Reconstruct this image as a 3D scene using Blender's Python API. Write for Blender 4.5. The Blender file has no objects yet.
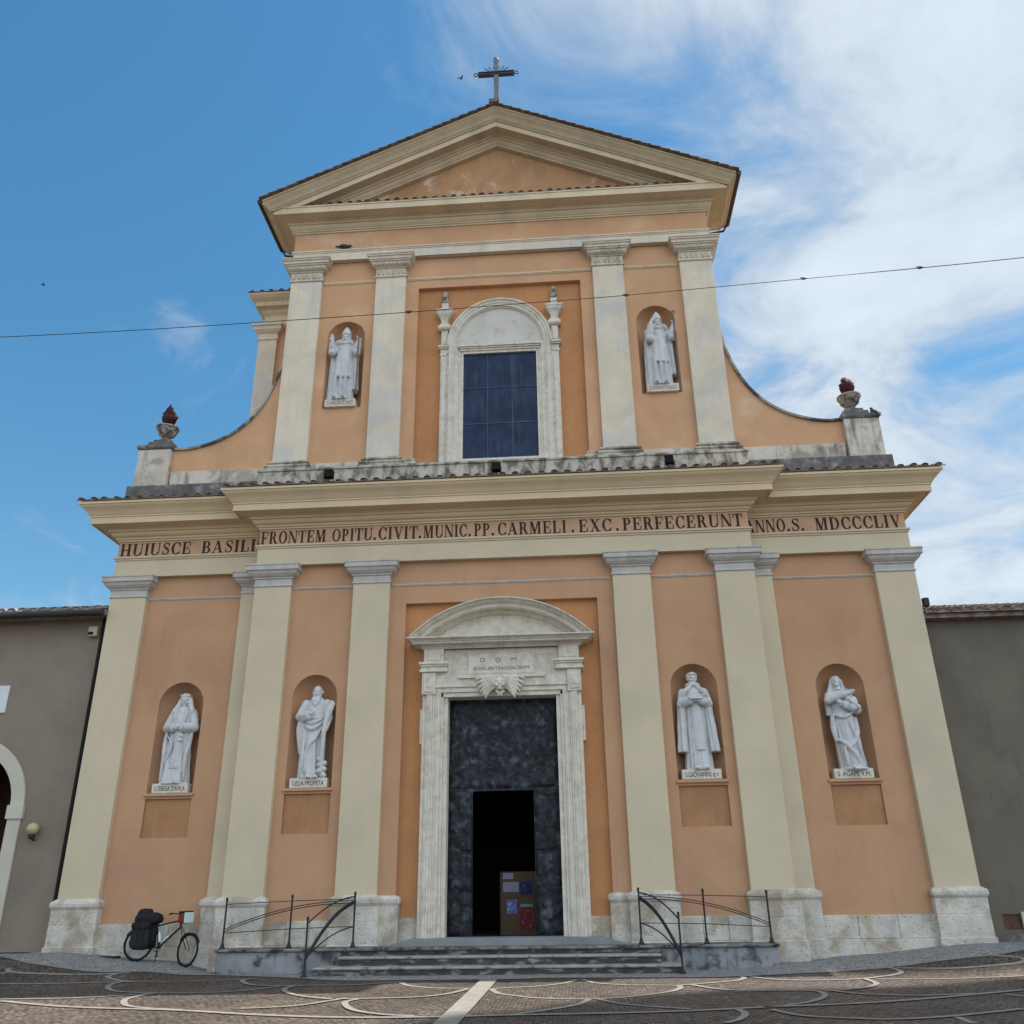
import bpy, bmesh, math, random
from mathutils import Vector, Matrix, noise
random.seed(7)
PI = math.pi
S = bpy.context.scene
C = S.collection

# ------------------------------------------------------------------ camera
FPX, YAW, PITCH, ROLL = 876.99, -0.06273, 0.40764, -0.01461
CAM = Vector((2.00662, -25.70543, 1.65))
fw = Vector((math.sin(YAW)*math.cos(PITCH), math.cos(YAW)*math.cos(PITCH), math.sin(PITCH)))
r0 = Vector((math.cos(YAW), -math.sin(YAW), 0)); u0 = r0.cross(fw)
rt = r0*math.cos(ROLL)+u0*math.sin(ROLL); up = -r0*math.sin(ROLL)+u0*math.cos(ROLL)
cd = bpy.data.cameras.new('camera'); cam = bpy.data.objects.new('camera', cd); C.objects.link(cam)
cd.sensor_width = 36; cd.lens = FPX/1024*36; cd.clip_end = 3000; cd.clip_start = .1
M = Matrix((rt, up, -fw)).transposed().to_4x4(); M.translation = CAM
cam.matrix_world = M
S.camera = cam

# ------------------------------------------------------------------ light
SA, SB = .445, .180                      # sunward shift per metre of height (x, y)
sun_dir = Vector((SA, SB, 1)).normalized()
ELEV = math.asin(sun_dir.z); AZ = math.atan2(SA, SB)
sd = bpy.data.lights.new('sun', 'SUN'); sd.energy = 5.0; sd.angle = math.radians(.53); sd.color = (1, .93, .82)
sun = bpy.data.objects.new('sun', sd); C.objects.link(sun)
sun.rotation_euler = (-sun_dir).to_track_quat('-Z', 'Y').to_euler()
SKY_STRENGTH = .092
S.view_settings.view_transform = 'Standard'; S.view_settings.look = 'None'
S.view_settings.gamma = 1; S.view_settings.exposure = 0.71

W = bpy.data.worlds.new('World'); S.world = W; W.use_nodes = True
nt = W.node_tree; nt.nodes.clear()
def N(tree, typ, **kw):
    n = tree.nodes.new(typ)
    for k, v in kw.items():
        if k.startswith('i_'): n.inputs[k[2:]].default_value = v
        else: setattr(n, k, v)
    return n
def mth(tree, op, a, b=None, c=None, clamp=False):
    n = tree.nodes.new('ShaderNodeMath'); n.operation = op; n.use_clamp = clamp
    for i, v in enumerate((a, b, c)):
        if v is None: continue
        if isinstance(v, (int, float)): n.inputs[i].default_value = v
        else: tree.links.new(v, n.inputs[i])
    return n.outputs[0]
def mapr(tree, v, a, b, c, d, smooth=True):
    n = tree.nodes.new('ShaderNodeMapRange')
    if smooth: n.interpolation_type = 'SMOOTHSTEP'
    tree.links.new(v, n.inputs['Value'])
    for k, q in zip(('From Min', 'From Max', 'To Min', 'To Max'), (a, b, c, d)): n.inputs[k].default_value = q
    return n.outputs['Result']
sky = N(nt, 'ShaderNodeTexSky', sky_type='NISHITA', sun_disc=False, sun_elevation=ELEV, sun_rotation=AZ,
        air_density=1.25, dust_density=.25, ozone_density=2.2)
bg = N(nt, 'ShaderNodeBackground'); bg.inputs['Strength'].default_value = SKY_STRENGTH
hs = N(nt, 'ShaderNodeHueSaturation'); hs.inputs['Saturation'].default_value = 1.28; hs.inputs['Hue'].default_value = .488; hs.inputs['Value'].default_value = .94
nt.links.new(sky.outputs[0], hs.inputs['Color']); nt.links.new(hs.outputs[0], bg.inputs['Color'])
tc = N(nt, 'ShaderNodeTexCoord'); sx = N(nt, 'ShaderNodeSeparateXYZ'); nt.links.new(tc.outputs['Generated'], sx.inputs[0])
zz = mth(nt, 'ADD', mth(nt, 'MAXIMUM', sx.outputs[2], 0.0), .15)
cu = mth(nt, 'DIVIDE', sx.outputs[0], zz); cv = mth(nt, 'DIVIDE', sx.outputs[1], zz)
cb = N(nt, 'ShaderNodeCombineXYZ'); nt.links.new(cu, cb.inputs[0]); nt.links.new(cv, cb.inputs[1])
n1 = N(nt, 'ShaderNodeTexNoise', i_Scale=3.0, i_Detail=10.0, i_Roughness=.60, i_Distortion=.7)
nt.links.new(cb.outputs[0], n1.inputs['Vector'])
n2 = N(nt, 'ShaderNodeTexNoise', i_Scale=1.1, i_Detail=3.0, i_Roughness=.5, i_Distortion=.3)
nt.links.new(cb.outputs[0], n2.inputs['Vector'])
b_left = mapr(nt, cu, -.12, -.38, 0, -.06)
b_right = mapr(nt, mth(nt, 'ADD', cu, mth(nt, 'MULTIPLY', cv, .05)), -.14, .50, 0, .47)
b_back = mapr(nt, cv, .72, -.1, 0, .46)  # extra clouds behind the camera, added to light the shaded facade
b_far = mth(nt, 'MULTIPLY', mapr(nt, cv, 1.1, 2.0, 0, .40), mapr(nt, cu, -.75, -1.4, .0, 1.0))
b_top = mth(nt, 'MULTIPLY', mapr(nt, cv, .76, .58, 0, .30), mapr(nt, cu, -.16, .02, 0, 1))
b_far = mth(nt, 'ADD', mth(nt, 'ADD', b_far, b_top), b_left)
dens = mth(nt, 'ADD', mth(nt, 'ADD', mth(nt, 'MULTIPLY', n1.outputs[0], 1.45), mth(nt, 'SUBTRACT', mth(nt, 'MULTIPLY', n2.outputs[0], .65), .55)),
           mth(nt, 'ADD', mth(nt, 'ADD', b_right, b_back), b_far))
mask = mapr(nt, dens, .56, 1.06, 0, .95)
ramp = mapr(nt, mth(nt, 'ADD', dens, mth(nt, 'MULTIPLY', n1.outputs[0], .3)), .80, 1.7, .50, .69)
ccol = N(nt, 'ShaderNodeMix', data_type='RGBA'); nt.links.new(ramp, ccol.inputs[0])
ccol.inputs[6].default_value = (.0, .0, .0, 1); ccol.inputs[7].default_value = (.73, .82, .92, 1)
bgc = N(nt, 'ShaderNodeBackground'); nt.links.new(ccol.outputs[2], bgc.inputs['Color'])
nt.links.new(mapr(nt, cv, .3, -.4, 1.0, 1.72), bgc.inputs['Strength'])  # clouds behind the camera made brighter as fill light for the facade
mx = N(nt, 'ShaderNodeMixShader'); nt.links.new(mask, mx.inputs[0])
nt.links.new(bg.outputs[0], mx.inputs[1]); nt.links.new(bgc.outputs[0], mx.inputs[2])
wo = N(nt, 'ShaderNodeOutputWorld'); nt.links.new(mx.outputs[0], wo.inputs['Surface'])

# ------------------------------------------------------------------ mesh helpers
class MB:
    def __init__(s): s.v = []; s.f = []
    def vert(s, p): s.v.append(tuple(p)); return len(s.v)-1
    def poly(s, pts): s.f.append([s.vert(p) for p in pts])
    def box(s, x0, x1, y0, y1, z0, z1):
        a = [s.vert((x, y, z)) for z in (z0, z1) for y in (y0, y1) for x in (x0, x1)]
        for q in ((0, 2, 3, 1), (4, 5, 7, 6), (0, 1, 5, 4), (2, 6, 7, 3), (0, 4, 6, 2), (1, 3, 7, 5)): s.f.append([a[i] for i in q])
    def obox(s, c, sx, sy, sz, rot):     # rotated box, rot = Matrix 3x3
        a = [s.vert(Vector(c)+rot@Vector((x*sx, y*sy, z*sz))) for z in (-.5, .5) for y in (-.5, .5) for x in (-.5, .5)]
        for q in ((0, 2, 3, 1), (4, 5, 7, 6), (0, 1, 5, 4), (2, 6, 7, 3), (0, 4, 6, 2), (1, 3, 7, 5)): s.f.append([a[i] for i in q])
    def grid(s, rows, close=False):
        idx = [[s.vert(p) for p in r] for r in rows]
        for i in range(len(idx)-1):
            n = len(idx[i])
            for j in range(n if close else n-1):
                k = (j+1) % n
                s.f.append([idx[i][j], idx[i][k], idx[i+1][k], idx[i+1][j]])
        return idx
    def loft(s, rows):                   # closed rings with caps
        idx = s.grid(rows, True)
        s.f.append(list(reversed(idx[0]))); s.f.append(idx[-1])
    def sweep(s, path, prof):            # moulding: path (x,y), profile (out, z); outside is to the right of travel
        P = [Vector(p) for p in path]; ms = []
        for i in range(len(P)):
            ns = []
            if i > 0: d = (P[i]-P[i-1]).normalized(); ns.append(Vector((d.y, -d.x)))
            if i < len(P)-1: d = (P[i+1]-P[i]).normalized(); ns.append(Vector((d.y, -d.x)))
            ms.append(ns[0] if len(ns) == 1 else (ns[0]+ns[1])/(1+ns[0].dot(ns[1])))
        s.grid([[(p.x+m.x*o, p.y+m.y*o, z) for p, m in zip(P, ms)] for o, z in prof])
    def prism(s, pts, y0, y1):           # polygon in xz extruded along y
        a = [s.vert((x, y0, z)) for x, z in pts]; b = [s.vert((x, y1, z)) for x, z in pts]
        n = len(pts); s.f.append(a); s.f.append(list(reversed(b)))
        for i in range(n): s.f.append([a[i], b[i], b[(i+1) % n], a[(i+1) % n]])
    def lathe(s, c, prof, n=24, sq=1.0):
        s.loft([[(c[0]+r*math.cos(2*PI*k/n), c[1]+r*sq*math.sin(2*PI*k/n), c[2]+z) for k in range(n)] for r, z in prof])
    def tube(s, pts, r, n=8, ry=None):
        P = [Vector(p) for p in pts]
        rr = r if isinstance(r, (list, tuple)) else [r]*len(P)
        t0 = (P[1]-P[0]).normalized(); a = Vector((0, 0, 1)) if abs(t0.z) < .9 else Vector((1, 0, 0))
        u = t0.cross(a).normalized(); rows = []
        for i, p in enumerate(P):
            t = (P[min(i+1, len(P)-1)]-P[max(i-1, 0)]).normalized()
            u = (u-t*u.dot(t)).normalized(); w = t.cross(u)
            rows.append([p+(u*math.cos(2*PI*k/n)+w*math.sin(2*PI*k/n))*rr[i] for k in range(n)])
        s.loft(rows)
    def ell(s, c, rx, ry, rz, nu=16, nv=10, rot=None):
        rows = []
        for i in range(1, nv):
            t = PI*i/nv
            rr = []
            for k in range(nu):
                p = Vector((rx*math.sin(t)*math.cos(2*PI*k/nu), ry*math.sin(t)*math.sin(2*PI*k/nu), -rz*math.cos(t)))
                if rot: p = rot@p
                rr.append(Vector(c)+p)
            rows.append(rr)
        s.loft(rows)
    def torus(s, c, R, r, ax='y', n=48, m=8, rot=None):
        rows = []
        for i in range(n):
            a = 2*PI*i/n; row = []
            for k in range(m):
                b = 2*PI*k/m; q = R+r*math.cos(b)
                p = Vector((q*math.cos(a), r*math.sin(b), q*math.sin(a)))
                if rot: p = rot@p
                row.append(Vector(c)+p)
            rows.append(row)
        rows.append(rows[0]); s.grid(rows, True)
    def merge(s, o, Mx=None):
        b = len(s.v)
        s.v += [tuple(Mx@Vector(p)) if Mx else p for p in o.v]; s.f += [[i+b for i in f] for f in o.f]
    def build(s, name, mat, parent=None, smooth=False, fix=True, bevel=0):
        me = bpy.data.meshes.new(name); me.from_pydata(s.v, [], s.f); me.update()
        if fix:
            bm = bmesh.new(); bm.from_mesh(me); bmesh.ops.remove_doubles(bm, verts=bm.verts, dist=1e-5)
            bmesh.ops.recalc_face_normals(bm, faces=bm.faces); bm.to_mesh(me); bm.free()
        return link(name, me, mat, parent, smooth, bevel)
def link(name, me, mat, parent=None, smooth=False, bevel=0):
    me.materials.clear(); me.materials.append(mat)
    o = bpy.data.objects.new(name, me); C.objects.link(o)
    if smooth:
        me.polygons.foreach_set('use_smooth', [True]*len(me.polygons))
        if smooth != 'all': me.set_sharp_from_angle(angle=math.radians(40))
    if bevel:
        b = o.modifiers.new('bevel', 'BEVEL'); b.width = bevel; b.segments = 2; b.limit_method = 'ANGLE'
    if parent:
        o.parent = parent
        if parent.type == 'EMPTY': o.matrix_parent_inverse = Matrix.Translation(-parent.location)
    return o
def thing(name, label, cat, loc=(0, 0, 0), group=None):
    o = bpy.data.objects.new(name, None); C.objects.link(o); o.location = loc; o.empty_display_size = .2
    o['label'] = label; o['category'] = cat
    if group: o['group'] = group
    return o
def tag(o, label, cat, group=None):
    o['label'] = label; o['category'] = cat
    if group: o['group'] = group
    return o
def struct(o, kind='structure'): o['kind'] = kind; return o
def text_mesh(body, size, x, y, z, depth=.006, align='CENTER', width=None):
    cu_ = bpy.data.curves.new('text', 'FONT'); cu_.body = body; cu_.size = size; cu_.extrude = depth; cu_.align_x = align
    o = bpy.data.objects.new('text', cu_); C.objects.link(o)
    me = bpy.data.meshes.new_from_object(o.evaluated_get(bpy.context.evaluated_depsgraph_get()))
    bpy.data.objects.remove(o); bpy.data.curves.remove(cu_)
    xs = [v.co.x for v in me.vertices]; w = max(xs)-min(xs); k = (width/w) if width else 1; mid = (max(xs)+min(xs))/2
    me.transform(Matrix.Translation((x, y, z))@Matrix.Rotation(PI/2, 4, 'X')@Matrix.Diagonal((k, 1, 1, 1))@Matrix.Translation((-mid, 0, 0)))
    return me

# ------------------------------------------------------------------ materials
def mat(name, col, rough=.85, var=.10, vscale=1.3, col2=None, mixscale=.8, mixlo=.5, mixhi=.7, fine=.05, fscale=45, bump=.15, bscale=60,
        streak=0, streakcol=(.05, .05, .045), pits=0, pitcol=(.12, .11, .10), metal=0, spec=.3, stretch=(1, 1, 1)):
    m = bpy.data.materials.new(name); m.use_nodes = True; t = m.node_tree; t.nodes.clear()
    out = N(t, 'ShaderNodeOutputMaterial'); b = N(t, 'ShaderNodeBsdfPrincipled')
    b.inputs['Roughness'].default_value = rough; b.inputs['Metallic'].default_value = metal; b.inputs['Specular IOR Level'].default_value = spec
    t.links.new(b.outputs[0], out.inputs[0])
    g = N(t, 'ShaderNodeNewGeometry'); pos = g.outputs['Position']
    def noi(sc, det=4, st=(1, 1, 1), rough_=.55, dist=0):
        mp = N(t, 'ShaderNodeMapping'); mp.inputs['Scale'].default_value = st; t.links.new(pos, mp.inputs['Vector'])
        n = N(t, 'ShaderNodeTexNoise', i_Scale=sc, i_Detail=float(det), i_Roughness=rough_, i_Distortion=dist); t.links.new(mp.outputs[0], n.inputs['Vector'])
        return n.outputs[0]
    def mix(fac, a, bcol, op='MIX'):
        n = N(t, 'ShaderNodeMix', data_type='RGBA', blend_type=op)
        if isinstance(fac, (int, float)): n.inputs[0].default_value = fac
        else: t.links.new(fac, n.inputs[0])
        for i, c in ((6, a), (7, bcol)):
            if isinstance(c, tuple): n.inputs[i].default_value = (*c[:3], 1)
            else: t.links.new(c, n.inputs[i])
        return n.outputs[2]
    c = tuple(col)
    if col2: c = mix(mapr(t, noi(mixscale, 6, stretch, .6, .4), mixlo, mixhi, 0, 1), c, tuple(col2))
    if var: 
        k = mapr(t, noi(vscale, 5), .3, .7, 1-var, 1+var)
        vv = N(t, 'ShaderNodeVectorMath', operation='SCALE')
        if isinstance(c, tuple): vv.inputs[0].default_value = c
        else: t.links.new(c, vv.inputs[0])
        t.links.new(k, vv.inputs['Scale']); c = vv.outputs[0]
    if fine:
        k = mapr(t, noi(fscale, 3), .3, .7, 1-fine, 1+fine)
        vv = N(t, 'ShaderNodeVectorMath', operation='SCALE'); 
        if isinstance(c, tuple): vv.inputs[0].default_value = c
        else: t.links.new(c, vv.inputs[0])
        t.links.new(k, vv.inputs['Scale']); c = vv.outputs[0]
    if streak:
        f = mapr(t, mth(t, 'ADD', mth(t, 'MULTIPLY', noi(1.0, 6, (5, 5, .5), .65), .65), mth(t, 'MULTIPLY', noi(1.1, 4), .35)), .50, .68, 0, streak)
        c = mix(f, c, tuple(streakcol))
    if pits:
        f = mapr(t, noi(14, 5, (1, 1, 1.8), .7), .56, .68, 0, pits); c = mix(f, c, tuple(pitcol))
    if isinstance(c, tuple): b.inputs['Base Color'].default_value = (*c, 1)
    else: t.links.new(c, b.inputs['Base Color'])
    if bump:
        bp = N(t, 'ShaderNodeBump'); bp.inputs['Strength'].default_value = bump; bp.inputs['Distance'].default_value = .02
        h = mth(t, 'ADD', noi(bscale, 4), mth(t, 'MULTIPLY', noi(bscale*.12, 3), 1.2))
        t.links.new(h, bp.inputs['Height']); t.links.new(bp.outputs[0], b.inputs['Normal'])
    return m
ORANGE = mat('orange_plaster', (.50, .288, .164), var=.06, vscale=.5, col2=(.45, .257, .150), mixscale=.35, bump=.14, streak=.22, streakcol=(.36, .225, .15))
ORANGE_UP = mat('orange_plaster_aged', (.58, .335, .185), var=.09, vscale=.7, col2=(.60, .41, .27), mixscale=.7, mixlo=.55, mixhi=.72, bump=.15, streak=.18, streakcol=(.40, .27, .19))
DEEP = mat('deep_orange_plaster', (.48, .225, .092), var=.08, vscale=.7, col2=(.43, .205, .09), streak=.3, streakcol=(.54, .34, .20), bump=.12)
PANEL = mat('panel_plaster', (.40, .205, .098), var=.1, vscale=1.2, col2=(.36, .185, .092), streak=.4, streakcol=(.47, .31, .20), bump=.12)
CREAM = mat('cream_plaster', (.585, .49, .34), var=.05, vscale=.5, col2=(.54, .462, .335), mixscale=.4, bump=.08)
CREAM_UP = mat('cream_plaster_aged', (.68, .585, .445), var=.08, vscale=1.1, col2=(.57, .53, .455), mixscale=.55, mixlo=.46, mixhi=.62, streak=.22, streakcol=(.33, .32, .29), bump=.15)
CORNICE = mat('cornice_plaster', (.66, .52, .325), var=.05, vscale=.6, col2=(.60, .49, .325), bump=.08, streak=.08, streakcol=(.30, .25, .18))
CORNICE_UP = mat('cornice_plaster_aged', (.64, .53, .355), var=.07, vscale=.9, col2=(.53, .455, .33), bump=.1, streak=.25, streakcol=(.27, .24, .19))
TRAV = mat('travertine', (.56, .525, .455), var=.16, vscale=1.6, col2=(.40, .34, .255), mixscale=1.2, mixlo=.46, mixhi=.62, streak=.25, streakcol=(.20, .18, .15), pits=.95, bump=.5, bscale=35, fine=.1)
CAPST = mat('grey_capital_stone', (.50, .47, .42), var=.1, vscale=2, col2=(.40, .39, .37), mixscale=2, streak=.35, streakcol=(.17, .165, .16), bump=.25)
MARBLE = mat('aged_white_marble', (.66, .61, .51), var=.08, vscale=4, col2=(.57, .51, .41), mixscale=3.5, mixlo=.48, mixhi=.66, streak=.28, streakcol=(.24, .22, .185), pits=.35, bump=.3)
CAPST_UP = mat('cream_capital_stone', (.60, .53, .41), var=.12, vscale=3, col2=(.44, .39, .31), mixscale=3, streak=.4, streakcol=(.20, .175, .14), bump=.25)
FRIEZEM = mat('frieze_plaster', (.55, .35, .215), var=.08, vscale=1.5, col2=(.49, .31, .19), mixscale=1.2, bump=.1, streak=.2, streakcol=(.38, .26, .18))
STATUE = mat('statue_marble', (.56, .565, .56), rough=.6, var=.05, vscale=5, col2=(.44, .445, .445), mixscale=6, mixlo=.5, mixhi=.75, streak=.12, streakcol=(.26, .26, .27), bump=.1)
STAINED = mat('stained_white_band', (.50, .455, .375), var=.1, vscale=2, col2=(.17, .15, .115), mixscale=2.2, mixlo=.42, mixhi=.62, streak=.95, streakcol=(.055, .053, .05), bump=.35, stretch=(1.2, 1.2, .7))
PARAPET = mat('parapet_plaster', (.58, .52, .43), var=.1, vscale=1.2, col2=(.38, .33, .27), mixscale=1.3, mixlo=.48, mixhi=.6, streak=.75, streakcol=(.09, .085, .08), bump=.25)
DARKSTONE = mat('blackened_stone', (.13, .125, .115), var=.25, vscale=3, col2=(.30, .285, .26), mixscale=2.5, streak=.5, streakcol=(.03, .03, .03), bump=.5)
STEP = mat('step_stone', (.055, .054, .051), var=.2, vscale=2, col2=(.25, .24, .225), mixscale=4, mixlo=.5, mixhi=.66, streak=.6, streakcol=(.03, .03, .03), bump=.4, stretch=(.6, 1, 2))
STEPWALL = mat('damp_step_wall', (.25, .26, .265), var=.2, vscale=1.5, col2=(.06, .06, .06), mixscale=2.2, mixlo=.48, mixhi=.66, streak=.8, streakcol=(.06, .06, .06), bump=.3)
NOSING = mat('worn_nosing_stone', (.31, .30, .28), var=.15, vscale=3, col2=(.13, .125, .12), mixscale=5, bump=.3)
SLAB = mat('door_sill_slab', (.23, .24, .25), var=.1, col2=(.18, .19, .20), bump=.15)
TILE = mat('old_roof_tile', (.17, .115, .085), var=.3, vscale=5, col2=(.20, .185, .165), mixscale=4, bump=.4, bscale=30, fine=.2)
TILE_RED = mat('terracotta_roof_tile', (.21, .13, .10), var=.3, vscale=5, col2=(.24, .215, .19), mixscale=3.5, mixlo=.42, mixhi=.6, bump=.4, bscale=30, fine=.15)
TILE_GREY = mat('lichen_roof_tile', (.26, .235, .215), var=.3, vscale=5, col2=(.36, .34, .31), mixscale=4, bump=.4, bscale=30, fine=.15)
BRONZE = mat('dark_bronze_relief', (.015, .017, .022), rough=.5, var=.6, vscale=6, col2=(.060, .070, .083), mixscale=3.0, mixlo=.5, mixhi=.72, metal=.15, bump=.5, bscale=18, fine=.2)
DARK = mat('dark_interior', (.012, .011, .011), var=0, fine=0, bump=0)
IRON = mat('black_iron', (.018, .019, .022), rough=.5, var=.2, bump=.1)
LETTER = mat('dark_lettering', (.045, .028, .022), var=.25, vscale=5, bump=.1)
LETTER2 = mat('black_lettering', (.04, .04, .04), var=.1, bump=0)
LETTER3 = mat('faded_lettering', (.20, .18, .155), var=.2, bump=0)
GLASS = mat('dark_blue_glazing', (.009, .022, .060), rough=.45, var=.35, vscale=2.5, col2=(.014, .026, .06), mixscale=1.4, streak=.75, streakcol=(.040, .062, .105), bump=.06, spec=.25)
MULLION = mat('window_bar', (.075, .095, .145), var=.2, bump=0)
LUNETTE = mat('peeling_lunette_plaster', (.57, .55, .48), var=.06, col2=(.56, .455, .375), mixscale=2.2, mixlo=.55, mixhi=.64, bump=.2)
FLAME = mat('dark_red_flame', (.050, .008, .009), rough=.75, var=.3, vscale=8, col2=(.022, .006, .006), mixscale=6, bump=.3)
URN = mat('weathered_urn_stone', (.36, .32, .26), var=.25, vscale=5, col2=(.10, .095, .085), mixscale=4, mixlo=.44, mixhi=.6, streak=.5, streakcol=(.07, .07, .065), bump=.4)
GREYWALL = mat('grey_brown_render', (.235, .19, .145), var=.07, vscale=.8, col2=(.205, .17, .132), mixscale=.6, streak=.2, streakcol=(.16, .138, .112), bump=.2)
GREYWALL_R = mat('dark_grey_render', (.150, .128, .095), var=.1, vscale=.6, col2=(.122, .106, .080), mixscale=.5, streak=.35, streakcol=(.085, .08, .066), bump=.25)
ARCHCREAM = mat('pale_arch_render', (.52, .485, .39), var=.05, bump=.1)
STEEL = mat('weathered_cross_metal', (.13, .15, .175), rough=.55, var=.3, vscale=6, metal=.3, bump=.1)
DSTEEL = mat('dark_cross_metal', (.05, .055, .065), rough=.5, var=.2, metal=.4, bump=.1)
RUBBER = mat('black_rubber', (.012, .012, .013), rough=.85, var=0, bump=0, spec=.1)
BAG = mat('black_bag_fabric', (.010, .010, .012), rough=.75, var=.3, vscale=8, bump=.3)
NAVY = mat('navy_bag_fabric', (.010, .011, .016), rough=.7, var=.2, bump=.2)
FRAMEP = mat('bicycle_paint', (.006, .008, .014), rough=.55, var=0, bump=0, spec=.2)
ALU = mat('brushed_aluminium', (.5, .5, .5), rough=.35, metal=.8, var=.05, bump=0)
MAPW = mat('pale_map_case', (.52, .66, .64), rough=.4, var=.05, bump=0)
REDF = mat('red_bag_fabric', (.20, .025, .02), rough=.6, var=.1, bump=.1)
BOARD = mat('brown_board', (.075, .048, .029), var=.08, bump=.05)  # board and sheet colours lowered to carry the dimness of the doorway
PAPER = mat('dimmed_white_paper', (.19, .205, .25), var=.04, bump=0)
BLUEP = mat('blue_printed_sheet', (.085, .12, .28), var=.25, vscale=9, col2=(.30, .36, .55), mixscale=12, bump=0)
REDP = mat('red_printed_sheet', (.12, .018, .02), var=.2, vscale=9, col2=(.3, .15, .15), mixscale=14, mixlo=.58, mixhi=.66, bump=0)
DARKP = mat('dark_blue_poster', (.015, .022, .07), var=.3, vscale=9, col2=(.12, .14, .2), mixscale=9, mixlo=.6, mixhi=.7, bump=0)
GLOBE = mat('yellowed_globe', (.42, .37, .20), rough=.3, var=.06, bump=0, spec=.5)
BOXM = mat('cream_box', (.45, .40, .28), rough=.5, var=.05, bump=0)
FEATHER = mat('dark_feather', (.05, .052, .06), var=.2, vscale=20, bump=0)
RUST = mat('rusty_hatch', (.10, .055, .035), var=.25, vscale=4, bump=.2)
SHADE_CASTER_MAT = mat('shade_caster_white', (.85, .85, .86), rough=1, var=0, fine=0, bump=0)  # for the unseen blobs added to shade the square
LINE = mat('white_paving_stone', (.20, .19, .172), var=.12, vscale=4, col2=(.20, .19, .175), mixscale=3, bump=.2)

def paving_mat():
    m = bpy.data.materials.new('porphyry_setts'); m.use_nodes = True; t = m.node_tree; b = t.nodes['Principled BSDF']
    b.inputs['Roughness'].default_value = .62; b.inputs['Specular IOR Level'].default_value = .3
    g = N(t, 'ShaderNodeNewGeometry'); s_ = N(t, 'ShaderNodeSeparateXYZ'); t.links.new(g.outputs['Position'], s_.inputs[0])
    wob = N(t, 'ShaderNodeTexNoise', i_Scale=3.0, i_Detail=2.0); t.links.new(g.outputs['Position'], wob.inputs['Vector'])
    wv = mth(t, 'MULTIPLY', mth(t, 'SUBTRACT', wob.outputs[0], .5), .10)
    cell = 1.5
    x = mth(t, 'ADD', s_.outputs[0], wv)
    u = mth(t, 'MULTIPLY', mth(t, 'SUBTRACT', mth(t, 'FRACT', mth(t, 'DIVIDE', x, cell)), .5), cell)
    v = mth(t, 'SUBTRACT', mth(t, 'ADD', s_.outputs[1], wv), mth(t, 'SQRT', mth(t, 'SUBTRACT', 1.25, mth(t, 'MULTIPLY', u, u))))
    cbn = N(t, 'ShaderNodeCombineXYZ'); t.links.new(x, cbn.inputs[0]); t.links.new(v, cbn.inputs[1])
    br = N(t, 'ShaderNodeTexBrick', offset=.5); br.inputs['Scale'].default_value = 1.0
    br.inputs['Brick Width'].default_value = .15; br.inputs['Row Height'].default_value = .15
    br.inputs['Mortar Size'].default_value = .014; br.inputs['Mortar Smooth'].default_value = .3; br.inputs['Bias'].default_value = 0
    br.inputs['Color1'].default_value = (.021, .016, .0135, 1); br.inputs['Color2'].default_value = (.076, .054, .042, 1)
    br.inputs['Mortar'].default_value = (.105, .095, .087, 1)
    t.links.new(cbn.outputs[0], br.inputs['Vector'])
    n = N(t, 'ShaderNodeTexNoise', i_Scale=.35, i_Detail=5.0); t.links.new(g.outputs['Position'], n.inputs['Vector'])
    n3 = N(t, 'ShaderNodeTexNoise', i_Scale=9.0, i_Detail=3.0); t.links.new(g.outputs['Position'], n3.inputs['Vector'])
    k = mth(t, 'MULTIPLY', mapr(t, n.outputs[0], .3, .7, .75, 1.2), mapr(t, n3.outputs[0], .3, .7, .7, 1.35))
    vv = N(t, 'ShaderNodeVectorMath', operation='SCALE'); t.links.new(br.outputs['Color'], vv.inputs[0]); t.links.new(k, vv.inputs['Scale'])
    # scattered pale specks on some setts
    vs = N(t, 'ShaderNodeTexVoronoi', feature='F1', i_Scale=8.5); t.links.new(cbn.outputs[0], vs.inputs['Vector'])
    sc_ = N(t, 'ShaderNodeSeparateXYZ'); t.links.new(vs.outputs['Color'], sc_.inputs[0])
    sp_ = mth(t, 'MULTIPLY', mth(t, 'MULTIPLY', mapr(t, sc_.outputs[0], .72, .98, 0, 1), mapr(t, vs.outputs['Distance'], .42, .20, 0, 1)), mapr(t, n.outputs[0], .35, .65, .35, 1.0))
    mxn = N(t, 'ShaderNodeMix', data_type='RGBA'); t.links.new(mth(t, 'MULTIPLY', sp_, .75), mxn.inputs[0]); t.links.new(vv.outputs[0], mxn.inputs[6]); mxn.inputs[7].default_value = (.30, .27, .24, 1)
    t.links.new(mxn.outputs[2], b.inputs['Base Color'])
    bp = N(t, 'ShaderNodeBump'); bp.inputs['Strength'].default_value = .8; bp.inputs['Distance'].default_value = .015; bp.invert = True
    t.links.new(br.outputs['Fac'], bp.inputs['Height'])
    bp2 = N(t, 'ShaderNodeBump'); bp2.inputs['Strength'].default_value = .4; bp2.inputs['Distance'].default_value = .015
    t.links.new(n3.outputs[0], bp2.inputs['Height']); t.links.new(bp.outputs[0], bp2.inputs['Normal']); t.links.new(bp2.outputs[0], b.inputs['Normal'])
    return m
PAVING = paving_mat()
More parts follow.
